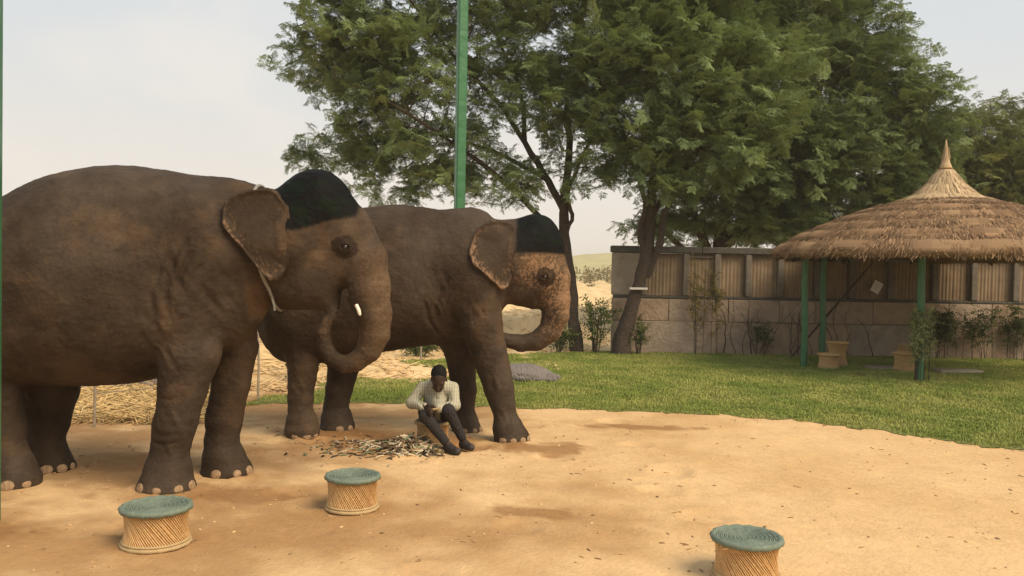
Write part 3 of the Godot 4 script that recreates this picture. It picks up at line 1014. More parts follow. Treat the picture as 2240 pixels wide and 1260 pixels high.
func make_ground() -> void:
	rng.seed = 301
	for k in 34:  # elephants' footprints in the sand
		prints.append(Vector3(rng.randf_range(-4.2, 1.8), rng.randf_range(-9.8, -4.4), rng.randf_range(0.14, 0.2)))
	var xs := []
	var zs := []
	var x := -7.5
	while x < 9.0:
		xs.append(x)
		x += 0.055
	var step := 0.08
	var left := -7.5
	while x < 700.0:
		left -= step
		x += step
		xs.append(x)
		xs.push_front(left)
		step *= 1.13
	var z := -3.4
	while z > -13.0:
		zs.append(z)
		z -= 0.05
	step = 0.06
	while z > -900.0:
		zs.append(z)
		z -= step
		step *= 1.05
	step = 0.1
	z = -3.4
	while z < 60.0:
		z += step
		zs.push_front(z)
		step *= 1.35
	var v := PackedVector3Array()
	var n := PackedVector3Array()
	var c := PackedColorArray()
	var idx := PackedInt32Array()
	var w := xs.size()
	for zz in zs:
		for xx in xs:
			v.append(Vector3(xx, ground_height(xx, zz), zz))
			var p := patch.get_noise_2d(xx, zz)
			var q := lump.get_noise_2d(xx * 1.3 + 40.0, zz * 1.3)
			var s := speck.get_noise_2d(xx, zz)
			var col := Color(0.61, 0.422, 0.225).lerp(Color(0.51, 0.328, 0.158), clampf(0.35 + p * 0.8 + q * 0.3, 0, 1))
			# darker, redder earth towards the left, paler sand beyond
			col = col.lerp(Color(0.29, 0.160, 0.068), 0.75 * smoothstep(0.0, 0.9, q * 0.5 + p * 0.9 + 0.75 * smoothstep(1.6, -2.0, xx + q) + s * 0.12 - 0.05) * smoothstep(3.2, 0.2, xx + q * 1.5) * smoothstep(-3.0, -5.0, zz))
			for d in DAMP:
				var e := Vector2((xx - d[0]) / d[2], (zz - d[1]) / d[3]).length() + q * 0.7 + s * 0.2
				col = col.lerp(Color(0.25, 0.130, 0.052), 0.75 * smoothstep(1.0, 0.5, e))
			col = col.lerp(Color(0.72, 0.53, 0.30).lerp(Color(0.60, 0.44, 0.23), clampf(0.5 + p * 1.6, 0, 1)), smoothstep(-10.5, -14.0, zz + q * 2.0))
			col = col.lerp(Color(0.33, 0.33, 0.14), smoothstep(-70.0, -200.0, zz) * clampf(0.5 + rise.get_noise_2d(xx * 0.2, zz * 0.1) * 2.0, 0, 1))
			col *= 1.0 + s * 0.09
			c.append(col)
	n.resize(v.size())
	for j in zs.size():
		for i in w:
			var a := j * w + i
			var dx := v[j * w + mini(i + 1, w - 1)] - v[j * w + maxi(i - 1, 0)]
			var dz := v[maxi(j - 1, 0) * w + i] - v[mini(j + 1, zs.size() - 1) * w + i]
			n[a] = dz.cross(dx).normalized()
			if i < w - 1 and j < zs.size() - 1:
				idx.append_array(PackedInt32Array([a, a + w, a + 1, a + 1, a + w, a + w + 1]))
	var arr := []
	arr.resize(Mesh.ARRAY_MAX)
	arr[Mesh.ARRAY_VERTEX] = v
	arr[Mesh.ARRAY_NORMAL] = n
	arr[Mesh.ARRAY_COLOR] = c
	arr[Mesh.ARRAY_INDEX] = idx
	var m := ArrayMesh.new()
	m.add_surface_from_arrays(Mesh.PRIMITIVE_TRIANGLES, arr)
	var mat := textured(ramp(noise(21, 0.02, 5), 512, [grey(0.72), grey(0.92), grey(1.0), grey(1.08)], noise(22, 0.16, 3), 0.45), 0.9, 0.95, bumps(noise(23, 0.05, 5), 512, 6.0), 0.35)
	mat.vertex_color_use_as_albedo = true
	mat.metallic_specular = 0.15
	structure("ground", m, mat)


const FEET := [[-3.745, -6.38, 0.20], [-3.717, -6.87, 0.19], [-2.58, -6.35, 0.22], [-2.3, -6.85, 0.22], [-2.07, -8.4, 0.18], [-1.80, -8.8, 0.18], [0.02, -8.36, 0.18], [-0.447, -8.8, 0.17]]
const DAMP := [[0.12, -5.85, 0.42, 0.22], [0.35, -8.0, 0.55, 0.35], [-2.2, -6.2, 0.9, 0.3], [-3.4, -7.2, 0.8, 0.4], [-0.9, -8.2, 1.1, 0.5], [-1.7, -8.6, 0.6, 0.35], [1.5, -9.2, 0.8, 0.18], [-3.3, -5.2, 0.5, 0.25]]


func make_lawn() -> void:
	for i in LAWN_EDGE.size():
		var a := Vector2(LAWN_EDGE[i][0], LAWN_EDGE[i][1])
		var b := Vector2(LAWN_EDGE[(i + 1) % LAWN_EDGE.size()][0], LAWN_EDGE[(i + 1) % LAWN_EDGE.size()][1])
		var steps := maxi(1, int(a.distance_to(b) / 0.1))
		for s in steps:
			var q := a.lerp(b, float(s) / steps)
			lawn_shape.append(q + Vector2(speck.get_noise_2d(q.x * 0.6, q.y * 0.6), lump.get_noise_2d(q.x * 2.4, q.y * 2.4)) * 0.2)
	# turf soil: a sheet cut to the lawn's outline
	var st := begin()
	st.set_smooth_group(1)
	var cell := 0.15
	for j in range(int(-18.5 / cell), int(-5.0 / cell)):
		for i in range(int(-4.0 / cell), int(14.5 / cell)):
			var sq := PackedVector2Array([Vector2(i, j) * cell, Vector2(i + 1, j) * cell, Vector2(i + 1, j + 1) * cell, Vector2(i, j + 1) * cell])
			for poly in Geometry2D.intersect_polygons(sq, lawn_shape):
				var t := Geometry2D.triangulate_polygon(poly)
				for k in range(0, t.size(), 3):
					var p := []
					for e in 3:
						var q: Vector2 = poly[t[k + e]]
						p.append(Vector3(q.x, ground_height(q.x, q.y) + 0.006, q.y))
					if (p[1] - p[0]).cross(p[2] - p[0]).y > 0:
						tri(st, p[0], p[1], p[2])
					else:
						tri(st, p[0], p[2], p[1])
	var soil := textured(ramp(noise(31, 0.02, 5), 512, [Color(0.10, 0.115, 0.028), Color(0.16, 0.175, 0.045), Color(0.22, 0.215, 0.065)], noise(32, 0.2, 3), 0.4), 0.6, 0.95, bumps(noise(33, 0.1, 4), 256, 8.0), 1.0)
	var lawn := structure("lawn", done(st), soil)
	# blades
	var tufts := []
	for k in 3:
		var b := begin()
		for q in 16:
			var at := Vector3(rng.randf_range(-0.07, 0.07), 0, rng.randf_range(-0.07, 0.07))
			var a := rng.randf() * TAU
			var side := Vector3(cos(a), 0, sin(a)) * rng.randf_range(0.003, 0.0055)
			var lean := Vector3(rng.randf_range(-1, 1), 0, rng.randf_range(-1, 1)) * 0.022
			var h := rng.randf_range(0.014, 0.034)
			var mid := at + lean * 0.35 + Vector3(0, h * 0.6, 0)
			b.set_smooth_group(-1)
			quad(b, at - side, at + side, mid + side * 0.8, mid - side * 0.8)
			tri(b, mid - side * 0.8, mid + side * 0.8, at + lean + Vector3(0, h, 0))
		tufts.append(done(b))
	var grass := matter(Color(1, 1, 1), 0.7, 0.25)
	grass.vertex_color_use_as_albedo = true
	grass.backlight_enabled = true
	grass.backlight = Color(0.35, 0.35, 0.35)
	var where := [[], [], []]
	var tint := [[], [], []]
	var box := Rect2(-3.5, -17.8, 15.0, 11.6)
	for k in 52000:
		var q := Vector2(rng.randf_range(box.position.x, box.end.x), rng.randf_range(box.position.y, box.end.y))
		if q.x > -q.y * 0.66 + 0.4 or not Geometry2D.is_point_in_polygon(q, lawn_shape):
			continue
		if rng.randf() < 0.6 and not Geometry2D.is_point_in_polygon(q + Vector2(0, 0.22 + 0.1 * lump.get_noise_2d(q.x * 2.0, q.y)), lawn_shape):
			continue
		var dry := patch.get_noise_2d(q.x * 1.6, q.y * 1.6)
		if dry > 0.34 and rng.randf() < 0.6:
			continue
		var v := k % 3
		var s := rng.randf_range(0.7, 1.35)
		where[v].append(Transform3D(Basis(Vector3.UP, rng.randf() * TAU).scaled(Vector3(s, s * rng.randf_range(0.7, 1.3), s)), Vector3(q.x, ground_height(q.x, q.y) + 0.004, q.y)))
		var c := Color(0.20, 0.255, 0.055).lerp(Color(0.34, 0.345, 0.100), clampf(0.45 + dry * 1.4 + rng.randf_range(-0.25, 0.25), 0, 1))
		tint[v].append(c * rng.randf_range(0.88, 1.12))
	for v in 3:
		scatter("grass_blades", tufts[v], grass, where[v], tint[v], lawn)


# ---------------------------------------------------------------- foliage
var sprays := []
var broad := []
var leaf_mat: StandardMaterial3D
var bark: StandardMaterial3D


func make_leaves() -> void:
	leaf_mat = matter(Color(1, 1, 1), 0.6, 0.3)
	leaf_mat.vertex_color_use_as_albedo = true
	leaf_mat.backlight_enabled = true
	leaf_mat.backlight = Color(0.75, 0.75, 0.65)
	bark = textured(ramp(noise(41, 0.03, 4), 256, [Color(0.03, 0.022, 0.017), Color(0.07, 0.052, 0.04), Color(0.11, 0.085, 0.065)], noise(42, 0.2, 2), 0.4), 1.6, 0.95, bumps(noise(43, 0.06, 4, FastNoiseLite.TYPE_CELLULAR), 256, 8.0), 1.0)
	for k in 3:  # a feathery twig about one metre long: side twigs with small leaflets
		var st := begin()
		st.set_smooth_group(-1)
		tri(st, Vector3(0, -0.006, 0), Vector3(0, 0.006, 0), Vector3(0, 0, 1))
		for i in 9:
			for sg in [-1.0, 1.0]:
				var t := 0.08 + 0.1 * i + rng.randf_range(-0.03, 0.03)
				var base := Vector3(0, 0, t)
				var dir := Vector3(sg * rng.randf_range(0.7, 1.0), rng.randf_range(-0.45, 0.35), rng.randf_range(0.35, 0.8)).normalized()
				var length := (0.44 - 0.03 * i) * rng.randf_range(0.7, 1.15)
				for l in 6:
					for s2 in [-1.0, 1.0]:
						var at: Vector3 = base + dir * (length * (l + 0.7 + 0.2 * s2) / 6.0) + Vector3(0, -0.02 * l * l * 0.15, 0)
						var out: Vector3 = (dir.cross(Vector3.UP).normalized() * s2 + dir * 0.7 + jitter(0.4)).normalized() * rng.randf_range(0.06, 0.10)
						var wide: Vector3 = out.cross(Vector3(rng.randf_range(-0.5, 0.5), 1, rng.randf_range(-0.5, 0.5))).normalized() * 0.026
						quad(st, at, at + out * 0.5 - wide, at + out, at + out * 0.5 + wide)
		sprays.append(done(st))
	for k in 2:  # a leafy shoot of broad leaves, one metre long
		var st := begin()
		st.set_smooth_group(-1)
		tri(st, Vector3(0, -0.012, 0), Vector3(0, 0.012, 0), Vector3(0, 0, 1))
		for i in 11:
			var a := i * 2.4
			var at := Vector3(0, 0, 0.08 + i * 0.085)
			var out := (Vector3(cos(a), sin(a), 0.6) + jitter(0.3)).normalized() * rng.randf_range(0.16, 0.26)
			var wide := out.cross(Vector3(0, 0, 1) + jitter(0.5)).normalized() * 0.055
			quad(st, at, at + out * 0.45 - wide, at + out, at + out * 0.45 + wide)
		broad.append(done(st))


func aim(dir: Vector3, roll: float) -> Basis:
	var d := dir.normalized()
	var up := Vector3.UP if absf(d.y) < 0.95 else Vector3.RIGHT
	return Basis.looking_at(-d, up) * Basis(Vector3(0, 0, 1), roll)


# limbs: arrays of [x, y, z, radius]; lobes: [x, y, z, rx, ry, rz, fullness]; all in metres from the foot
func tree(called: String, label: String, group: String, foot: Vector3, limbs: Array, lobes: Array, per: float, spray_size: float, dark: Color, light: Color, number: int) -> Node3D:
	rng.seed = number
	var t := thing(called, label, "tree", foot, 0.0, group)
	var st := begin()
	var joints := []
	for l in limbs:
		var pts := []
		var rad := []
		for i in l.size() - 1:
			for s in 4:
				var f := s / 4.0
				var p := Vector3(l[i][0], l[i][1], l[i][2]).cubic_interpolate(Vector3(l[i + 1][0], l[i + 1][1], l[i + 1][2]), Vector3(l[maxi(i - 1, 0)][0], l[maxi(i - 1, 0)][1], l[maxi(i - 1, 0)][2]), Vector3(l[mini(i + 2, l.size() - 1)][0], l[mini(i + 2, l.size() - 1)][1], l[mini(i + 2, l.size() - 1)][2]), f)
				pts.append(p + (jitter(0.02) if i + s else Vector3.ZERO))
				rad.append(lerpf(l[i][3], l[i + 1][3], f) * rng.randf_range(0.92, 1.1))
		pts.append(Vector3(l[-1][0], l[-1][1], l[-1][2]))
		rad.append(l[-1][3])
		tube(st, pts, rad, 9)
		for i in pts.size():
			if pts[i].y > 2.2 or i > pts.size() / 2:
				joints.append([pts[i], rad[i]])
	part("trunk", done(st), bark, t)
	st = begin()
	var where := [[], [], []]
	var tint := [[], [], []]
	for l in lobes:
		var c := Vector3(l[0], l[1], l[2])
		var r := Vector3(l[3], l[4], l[5])
		var clumps := int(per * l[6] * pow(r.x * r.y * r.z, 0.667) * 4.0) + 4
		for k in clumps:
			var u := Vector3(rng.randfn(), rng.randfn(), rng.randfn()).normalized() * pow(rng.randf(), 0.42)
			var at := c + u * r
			if at.y < 1.4:
				continue
			var best := 1e9
			var from := Vector3.ZERO
			var fr := 0.02
			for j in joints:
				var q: float = j[0].distance_squared_to(at) * (0.8 + 0.4 * rng.randf()) + (4.0 if j[0].y > at.y + 0.6 else 0.0)
				if q < best:
					best = q
					from = j[0]
					fr = j[1]
			# the branch that carries the clump
			var mid := from.lerp(at, 0.55) + Vector3(0, 0.12 * sqrt(best), 0) + jitter(0.12)
			var r0 := minf(fr * 0.6, 0.012 + 0.010 * sqrt(best))
			tube(st, [from, from.lerp(mid, 0.5) + jitter(0.05), mid, mid.lerp(at, 0.5) + jitter(0.04), at], [r0, r0 * 0.8, r0 * 0.6, r0 * 0.4, 0.006], 5)
			if k % 3 == 0:
				joints.append([mid, r0 * 0.6])
			var flow := ((at - c) / r + Vector3(0, 0.15, 0) + (at - from).normalized() * 0.4).normalized()
			var many := 9 + rng.randi() % 7
			var shade := rng.randf()
			for s in many:
				var dir := (flow * 0.5 + Vector3(rng.randfn(), rng.randfn() * 0.6 - 0.15, rng.randfn()) * 0.75).normalized()
				var v := rng.randi() % 3
				var size := spray_size * rng.randf_range(0.65, 1.2)
				var off := Vector3(rng.randfn(), rng.randfn() * 0.65, rng.randfn()) * spray_size * 0.52
				where[v].append(Transform3D(aim(dir, rng.randf_range(-0.5, 0.5)).scaled(Vector3.ONE * size), at + off - dir * size * 0.3))
				tint[v].append(dark.lerp(light, clampf(0.1 + shade * 0.65 + rng.randf() * 0.25, 0, 1)))
	part("branches", done(st), bark, t).set_meta("kind", "stuff")
	for v in 3:
		scatter("foliage", sprays[v], leaf_mat, where[v], tint[v], t)
	return t


func bush(called: String, label: String, category: String, group: String, foot: Vector3, size: Vector3, stems: int, leaves: int, shoot: float, dark: Color, light: Color, number: int, meshes: Array, droop := 0.0) -> Node3D:
	rng.seed = number
	var t := thing(called, label, category, foot, 0.0, group)
	var st := begin()
	var where := []
	var tint := []
	for m in meshes:
		where.append([])
		tint.append([])
	for s in stems:
		var a := rng.randf() * TAU
		var tip := Vector3(cos(a) * size.x * rng.randf_range(0.2, 1.0), size.y * rng.randf_range(0.6, 1.0), sin(a) * size.z * rng.randf_range(0.2, 1.0))
		var root := Vector3(cos(a) * size.x, 0, sin(a) * size.z) * (0.7 if size.z < 0.15 else 0.15)
		var pts := []
		var rad := []
		for i in 7:
			var f := i / 6.0
			pts.append(root.lerp(tip, f) + Vector3(0, size.y * 0.18 * sin(f * PI) - droop * f * f * size.y * 0.3, 0) + jitter(0.05 * size.x * f))
			rad.append(lerpf(0.012, 0.004, f) * (0.5 if size.z < 0.15 else 0.6 + size.y * 0.4))
		tube(st, pts, rad, 5)
		for l in leaves:
			var f := rng.randf_range(0.2, 1.0) * 6.0
			var at: Vector3 = pts[int(minf(f, 5.99))].lerp(pts[int(minf(f, 5.99)) + 1], f - int(minf(f, 5.99)))
			var v := rng.randi() % meshes.size()
			var dir := (tip * Vector3(1, 0.2, 1) + Vector3(rng.randfn(), rng.randfn() * 0.7 - droop, rng.randfn()) * size.x).normalized()
			where[v].append(Transform3D(aim(dir, rng.randf() * TAU).scaled(Vector3.ONE * shoot * rng.randf_range(0.6, 1.2)), at))
			tint[v].append(dark.lerp(light, rng.randf()))
	part("stems", done(st), bark, t)
	for v in meshes.size():
		scatter("foliage", meshes[v], leaf_mat, where[v], tint[v], t)
	return t



# ---------------------------------------------------------------- elephants
var hide_mat: StandardMaterial3D
var eye_mat: StandardMaterial3D
var nail_mat: StandardMaterial3D
var ivory: StandardMaterial3D


func shape_elephant(s: Sculpt, hide: Hide, body: Array, cones: Array, blobs: Array, ear: Array, cap: Array, eye: Vector3, folds: Array, number: int) -> void:
	hide.setup(number)
	for q in cap:
		hide.cap.append(Vector2(q[0], q[1]))
	s.barrel(body, 0.1)
	for c in cones:
		s.cone(Vector3(c[0], c[1], c[2]), c[3], Vector3(c[4], c[5], c[6]), c[7], c[8])
	for b in blobs:
		s.blob(Vector3(b[0], b[1], b[2]), Vector3(b[3], b[4], b[5]), b[6], b[7])
	for f in folds:
		s.fold(f[1], f[0])
	var rim := PackedVector2Array()
	for i in ear.size():
		for k in 6:
			var p := []
			for o in [-1, 0, 1, 2]:
				var q: Array = ear[(i + o + ear.size()) % ear.size()]
				p.append(Vector2(q[0], q[1]))
			rim.append(p[1].cubic_interpolate(p[2], p[0], p[3], k / 6.0))
	hide.ear = rim
	hide.ear_front = -9.0
	hide.ear_top = -9.0
	for q in rim:
		hide.ear_top = maxf(hide.ear_top, q.y)
		hide.ear_front = maxf(hide.ear_front, q.x)
	var eye_z := 1.2 - s.strike(Vector3(eye.x, eye.y, 1.2), Vector3(0, 0, -1))
	hide.eye = Vector3(eye.x, eye.y, eye_z)
	# the ears, near and far, hang from the head and lie back over the neck
	var sheets := []
	for side in [1.0, -1.0]:
		sheets.append(ear_sheet(s, rim, side))
	for side in [1.0, -1.0]:
		var at := Vector3(eye.x, eye.y, eye_z * side)
		s.blob(at + Vector3(-0.005, 0.004, -0.004 * side), Vector3(0.058, 0.044, 0.022), -12.0, 0.03)
		s.blob(at + Vector3(0, 0, 0.006 * side), Vector3(0.03, 0.018, 0.03), -12.0, 0.012, true)
	s.coat = hide
	s.build(0.0135)
	for q in sheets:
		s.add_sheet(q[0], q[1])


func ear_sheet(s: Sculpt, rim: PackedVector2Array, side: float) -> Array:
	var mid := Vector2.ZERO
	var a := rim[0]
	var b := rim[0]
	for q in rim:
		mid += q / rim.size()
		a = a.min(q)
		b = b.max(q)
	var v := PackedVector3Array()
	var t := PackedInt32Array()
	var n := rim.size()
	var steps := []
	for k in 17:
		steps.append(1.0 - pow(k / 17.0, 1.25))
	for face in [1.0, -1.0]:
		for k in steps.size():
			for i in n:
				var q := mid.lerp(rim[i], steps[k])
				if k == 0:
					q += (rim[i] - mid).normalized() * (0.006 * sin(i * 0.7) + 0.003 * sin(i * 2.3))
				var back := (b.x - q.x) / (b.x - a.x)
				var z := 1.2 - s.strike(Vector3(q.x, q.y, 1.2), Vector3(0, 0, -1), 1.2)
				z = maxf(z + 0.02, 0.30 + 0.16 * back + 0.05 * sin(back * PI))
				z += 0.008 * sin(q.y * 14.0 + q.x * 9.0) + (0.014 if k == 1 or k == 2 else 0.0) * (1.0 if face > 0.0 else 0.3)
				z -= maxf(0.0, 0.16 - back) * 0.5
				z += face * (0.004 if k == 0 else 0.012)
				v.append(Vector3(q.x, q.y, z * side))
		var c := Vector3.ZERO
		for i in n:
			c += v[v.size() - 1 - i] / n
		v.append(c)
	var per := steps.size() * n + 1
	for f in 2:
		var first := f * per
		var flip := (side > 0.0) == (f == 0)
		for k in steps.size():
			for i in n:
				var p := first + k * n + i
				var q := first + k * n + (i + 1) % n
				var r := p + n if k < steps.size() - 1 else first + per - 1
				var w := q + n if k < steps.size() - 1 else r
				if flip:
					t.append_array(PackedInt32Array([p, q, r]))
					if w != r:
						t.append_array(PackedInt32Array([q, w, r]))
				else:
					t.append_array(PackedInt32Array([p, r, q]))
					if w != r:
						t.append_array(PackedInt32Array([q, r, w]))
	for i in n:
		var p := i
		var q := (i + 1) % n
		if side > 0.0:
			t.append_array(PackedInt32Array([p, per + p, q, q, per + p, per + q]))
		else:
			t.append_array(PackedInt32Array([p, q, per + p, q, per + q, per + p]))
	return [v, t]


func finish_elephant(t: Node3D, s: Sculpt, hide: Hide, feet: Array, nail_turns: Array, nail_size: float) -> void:
	part("body", s.mesh(), hide_mat, t)
	for side in [1.0, -1.0]:
		part("eye", ball(0.024, 20), eye_mat, t, Vector3(hide.eye.x, hide.eye.y, (hide.eye.z - 0.008) * side))
	var nail := begin()
	lathe(nail, [[0.0, -0.9], [0.55, -0.8], [0.9, -0.45], [1.0, 0.0], [0.88, 0.5], [0.5, 0.85], [0.0, 0.95]], 14)
	var nail_mesh := done(nail)
	for f in feet.size():
		for k in nail_turns[f].size():
			var deg: float = nail_turns[f][k]
			var dir := Vector3(cos(deg_to_rad(deg)), 0, sin(deg_to_rad(deg)))
			var c: Vector3 = feet[f]
			c.y = nail_size * 0.75
			var at := c + dir * (s.reach(c, dir, 0.6) - nail_size * 0.12)
			var o := part("toenail", nail_mesh, nail_mat, t)
			o.transform = Transform3D(Basis(Vector3.UP, atan2(dir.x, dir.z)) * Basis(Vector3.RIGHT, -0.25) * Basis.from_scale(Vector3(nail_size, nail_size * 0.9, nail_size * 0.35) * (0.85 + 0.15 * sin(k * 2.1 + f))), at)


const COW_FOLDS := [
	[0.021, [[0.30, 1.95], [0.22, 1.80], [0.16, 1.62], [0.13, 1.44], [0.14, 1.28]]], [0.021, [[0.38, 1.86], [0.29, 1.74], [0.23, 1.58], [0.20, 1.42]]],
	[0.021, [[0.07, 1.62], [0.04, 1.45], [0.05, 1.25], [0.10, 1.05], [0.17, 0.92]]], [0.021, [[0.44, 1.74], [0.36, 1.66], [0.31, 1.54]]], [0.021, [[0.13, 1.78], [0.09, 1.64], [0.07, 1.52]]],
	[0.012, [[0.62, 1.30], [0.66, 1.12], [0.74, 1.02]]], [0.012, [[0.70, 1.38], [0.76, 1.20], [0.80, 1.12]]], [0.014, [[0.55, 1.25], [0.60, 1.10], [0.58, 0.98]]],
	[0.016, [[-1.30, 1.25], [-1.20, 1.05], [-1.14, 0.92]]], [0.012, [[-1.05, 1.02], [-0.98, 0.92], [-0.93, 0.84]]], [0.012, [[-0.92, 0.98], [-0.84, 0.88]]],
	[0.011, [[0.92, 1.30], [1.05, 1.25], [1.18, 1.26]]], [0.010, [[1.24, 1.62], [1.30, 1.56], [1.37, 1.55], [1.42, 1.60]]], [0.010, [[1.22, 1.84], [1.30, 1.88], [1.38, 1.87]]],
	[0.011, [[-0.05, 0.45], [0.05, 0.43], [0.14, 0.45]]], [0.010, [[-0.06, 0.38], [0.05, 0.36], [0.15, 0.38]]], [0.010, [[0.0, 0.72], [0.1, 0.70], [0.2, 0.73]]],
	[0.042, [[1.31, 1.60], [1.30, 1.50], [1.27, 1.40], [1.25, 1.33]]]]
const MATE_FOLDS := [
	[0.016, [[0.10, 1.62], [0.02, 1.50], [-0.03, 1.34], [-0.02, 1.18]]], [0.013, [[0.17, 1.55], [0.09, 1.44], [0.05, 1.32]]], [0.018, [[-0.14, 1.42], [-0.10, 1.20], [0.0, 1.02]]],
	[0.013, [[0.34, 1.40], [0.42, 1.28], [0.50, 1.22]]], [0.012, [[0.30, 1.30], [0.40, 1.18]]], [0.010, [[0.88, 1.50], [0.94, 1.44], [1.02, 1.44], [1.07, 1.50]]],
	[0.012, [[0.66, 1.34], [0.78, 1.30], [0.90, 1.30]]], [0.030, [[0.965, 1.46], [0.965, 1.39], [0.95, 1.33]]]]

var cow := Sculpt.new()
var mate := Sculpt.new()
var cow_hide := Hide.new()
var mate_hide := Hide.new()
var cow_thread := Thread.new()
var mate_thread := Thread.new()


func start_elephants() -> void:
	cow_hide.freckle = [[1.58, 1.55, 0.32, 0.08], [1.62, 1.15, 0.36, 0.1], [1.1, 1.22, 0.22, 0.1], [1.5, 0.82, 0.3, 0.16]]
	cow_hide.loose = [[0.18, 1.6, 0.24, 0.42], [0.05, 1.15, 0.16, 0.4], [0.66, 1.2, 0.24, 0.3], [-1.1, 1.0, 0.3, 0.3], [0.45, 1.5, 0.2, 0.4], [0.1, 0.55, 0.25, 0.14], [0.05, 0.3, 0.25, 0.1], [-1.2, 0.6, 0.3, 0.15]]
	mate_hide.loose = [[0.02, 1.4, 0.2, 0.4], [0.4, 1.25, 0.2, 0.25], [0.12, 1.0, 0.2, 0.3], [0.56, 0.6, 0.2, 0.12], [0.66, 0.28, 0.2, 0.1], [-1.3, 0.5, 0.3, 0.15]]
	cow_hide.tan = [[1.62, 1.45, 0.22, 0.5, 0.5], [1.52, 1.0, 0.28, 0.3, 0.4], [1.14, 1.78, 0.09, 0.06, 0.35], [1.05, 1.25, 0.28, 0.14, 0.35], [0.66, 1.42, 0.08, 0.3, 0.5], [0.12, 1.2, 0.12, 0.3, 0.3], [-1.6, 1.7, 0.3, 0.3, 0.35], [0.55, 1.05, 0.2, 0.2, 0.3]]
	mate_hide.tan = [[1.30, 1.5, 0.16, 0.5, 1.3], [1.0, 1.78, 0.3, 0.12, 0.8], [1.1, 1.1, 0.25, 0.15, 0.3]]
	mate_hide.freckle = [[0.98, 1.76, 0.30, 0.9], [1.27, 1.45, 0.34, 0.95], [1.2, 1.12, 0.28, 0.55], [0.78, 1.66, 0.2, 0.4]]
	cow_hide.ear_freckle = 0.36
	mate_hide.ear_freckle = 0.7
	mate_hide.ring_from = 1.02
	cow_thread.start(shape_elephant.bind(cow, cow_hide, COW_BODY, COW_CONES, COW_BLOBS, COW_EAR, COW_CAP, COW_EYE, COW_FOLDS, 51))
	mate_thread.start(shape_elephant.bind(mate, mate_hide, MATE_BODY, MATE_CONES, MATE_BLOBS, MATE_EAR, MATE_CAP, MATE_EYE, MATE_FOLDS, 61))


func end_cone(c: Array) -> Vector3:
	return Vector3(c[4], c[5], c[6])


func make_elephants() -> void:
	hide_mat = textured(ramp(noise(71, 0.03, 5), 512, [grey(0.66), grey(0.92), grey(1.0), grey(1.12)], noise(72, 0.25, 3), 0.4), 0.9, 0.68, bumps(noise(73, 0.045, 3, FastNoiseLite.TYPE_CELLULAR), 512, 9.0), 0.4, false)
	hide_mat.vertex_color_use_as_albedo = true
	hide_mat.metallic_specular = 0.2
	hide_mat.uv1_scale = Vector3(1.1, 1.6, 1.1)
	eye_mat = matter(Color(0.012, 0.007, 0.004), 0.12, 0.6)
	nail_mat = textured(ramp(noise(74, 0.05, 3), 128, [Color(0.15, 0.095, 0.052), Color(0.28, 0.185, 0.105), Color(0.40, 0.28, 0.17)]), 4.0, 0.6)
	ivory = matter(Color(0.78, 0.72, 0.60), 0.4, 0.5)
	cow_thread.wait_to_finish()
	mate_thread.wait_to_finish()
	var a := thing("elephant", "big brown elephant standing nearest, trunk curled to its mouth, rope round its neck", "elephant", Vector3(-2.6, 0, -6.62), 0.0, "elephants standing in the yard")
	finish_elephant(a, cow, cow_hide, [end_cone(COW_CONES[5]), end_cone(COW_CONES[10]), end_cone(COW_CONES[17]), end_cone(COW_CONES[23])], [[115, 75, 35], [80, 40, 5], [132, 88, 46, 8], [95, 48, 12]], 0.050)
	var tusk := begin()
	var r := COW_TUSK_ROOT.lerp(COW_TUSK_TIP, 0.45)
	var p := COW_TUSK_TIP
	tube(tusk, [r, r.lerp(p, 0.5) + Vector3(0.006, 0, 0.01), r.lerp(p, 0.85), p], [0.015, 0.015, 0.013, 0.006], 10)
	part("tusk", done(tusk), ivory, a)
	var rope := begin()
	var loop := []
	var rad := []
	for i in 49:
		var th := TAU * i / 48.0
		var c := Vector3(0.70, 1.88, 0)
		var dir := (Vector3(-0.17, 0.985, 0) * cos(th) + Vector3(0, 0, 1) * sin(th)).normalized()
		loop.append(c + dir * (cow.reach(c, dir) + 0.008))
		rad.append(0.013)
	tube(rope, loop, rad, 8)
	var low: Vector3 = loop[21]
	tube(rope, [low, low + Vector3(0.01, -0.03, 0.015), low + Vector3(0.018, -0.06, 0.01), low + Vector3(0.02, -0.10, 0.0)], [0.009, 0.009, 0.008, 0.008], 8)
	part("neck_rope", done(rope), textured(ramp(noise(75, 0.2, 3), 128, [Color(0.17, 0.16, 0.14), Color(0.30, 0.29, 0.26)]), 8.0, 0.9), a)
	var b := thing("elephant", "smaller elephant behind the seated man, pink freckled face and ear", "elephant", Vector3(-0.7, 0, -8.6), 0.0, "elephants standing in the yard")
	finish_elephant(b, mate, mate_hide, [end_cone(MATE_CONES[5]), end_cone(MATE_CONES[10]), end_cone(MATE_CONES[16]), end_cone(MATE_CONES[21])], [[100, 60, 25], [70, 30], [120, 84, 50, 18], [95, 55, 20]], 0.044)


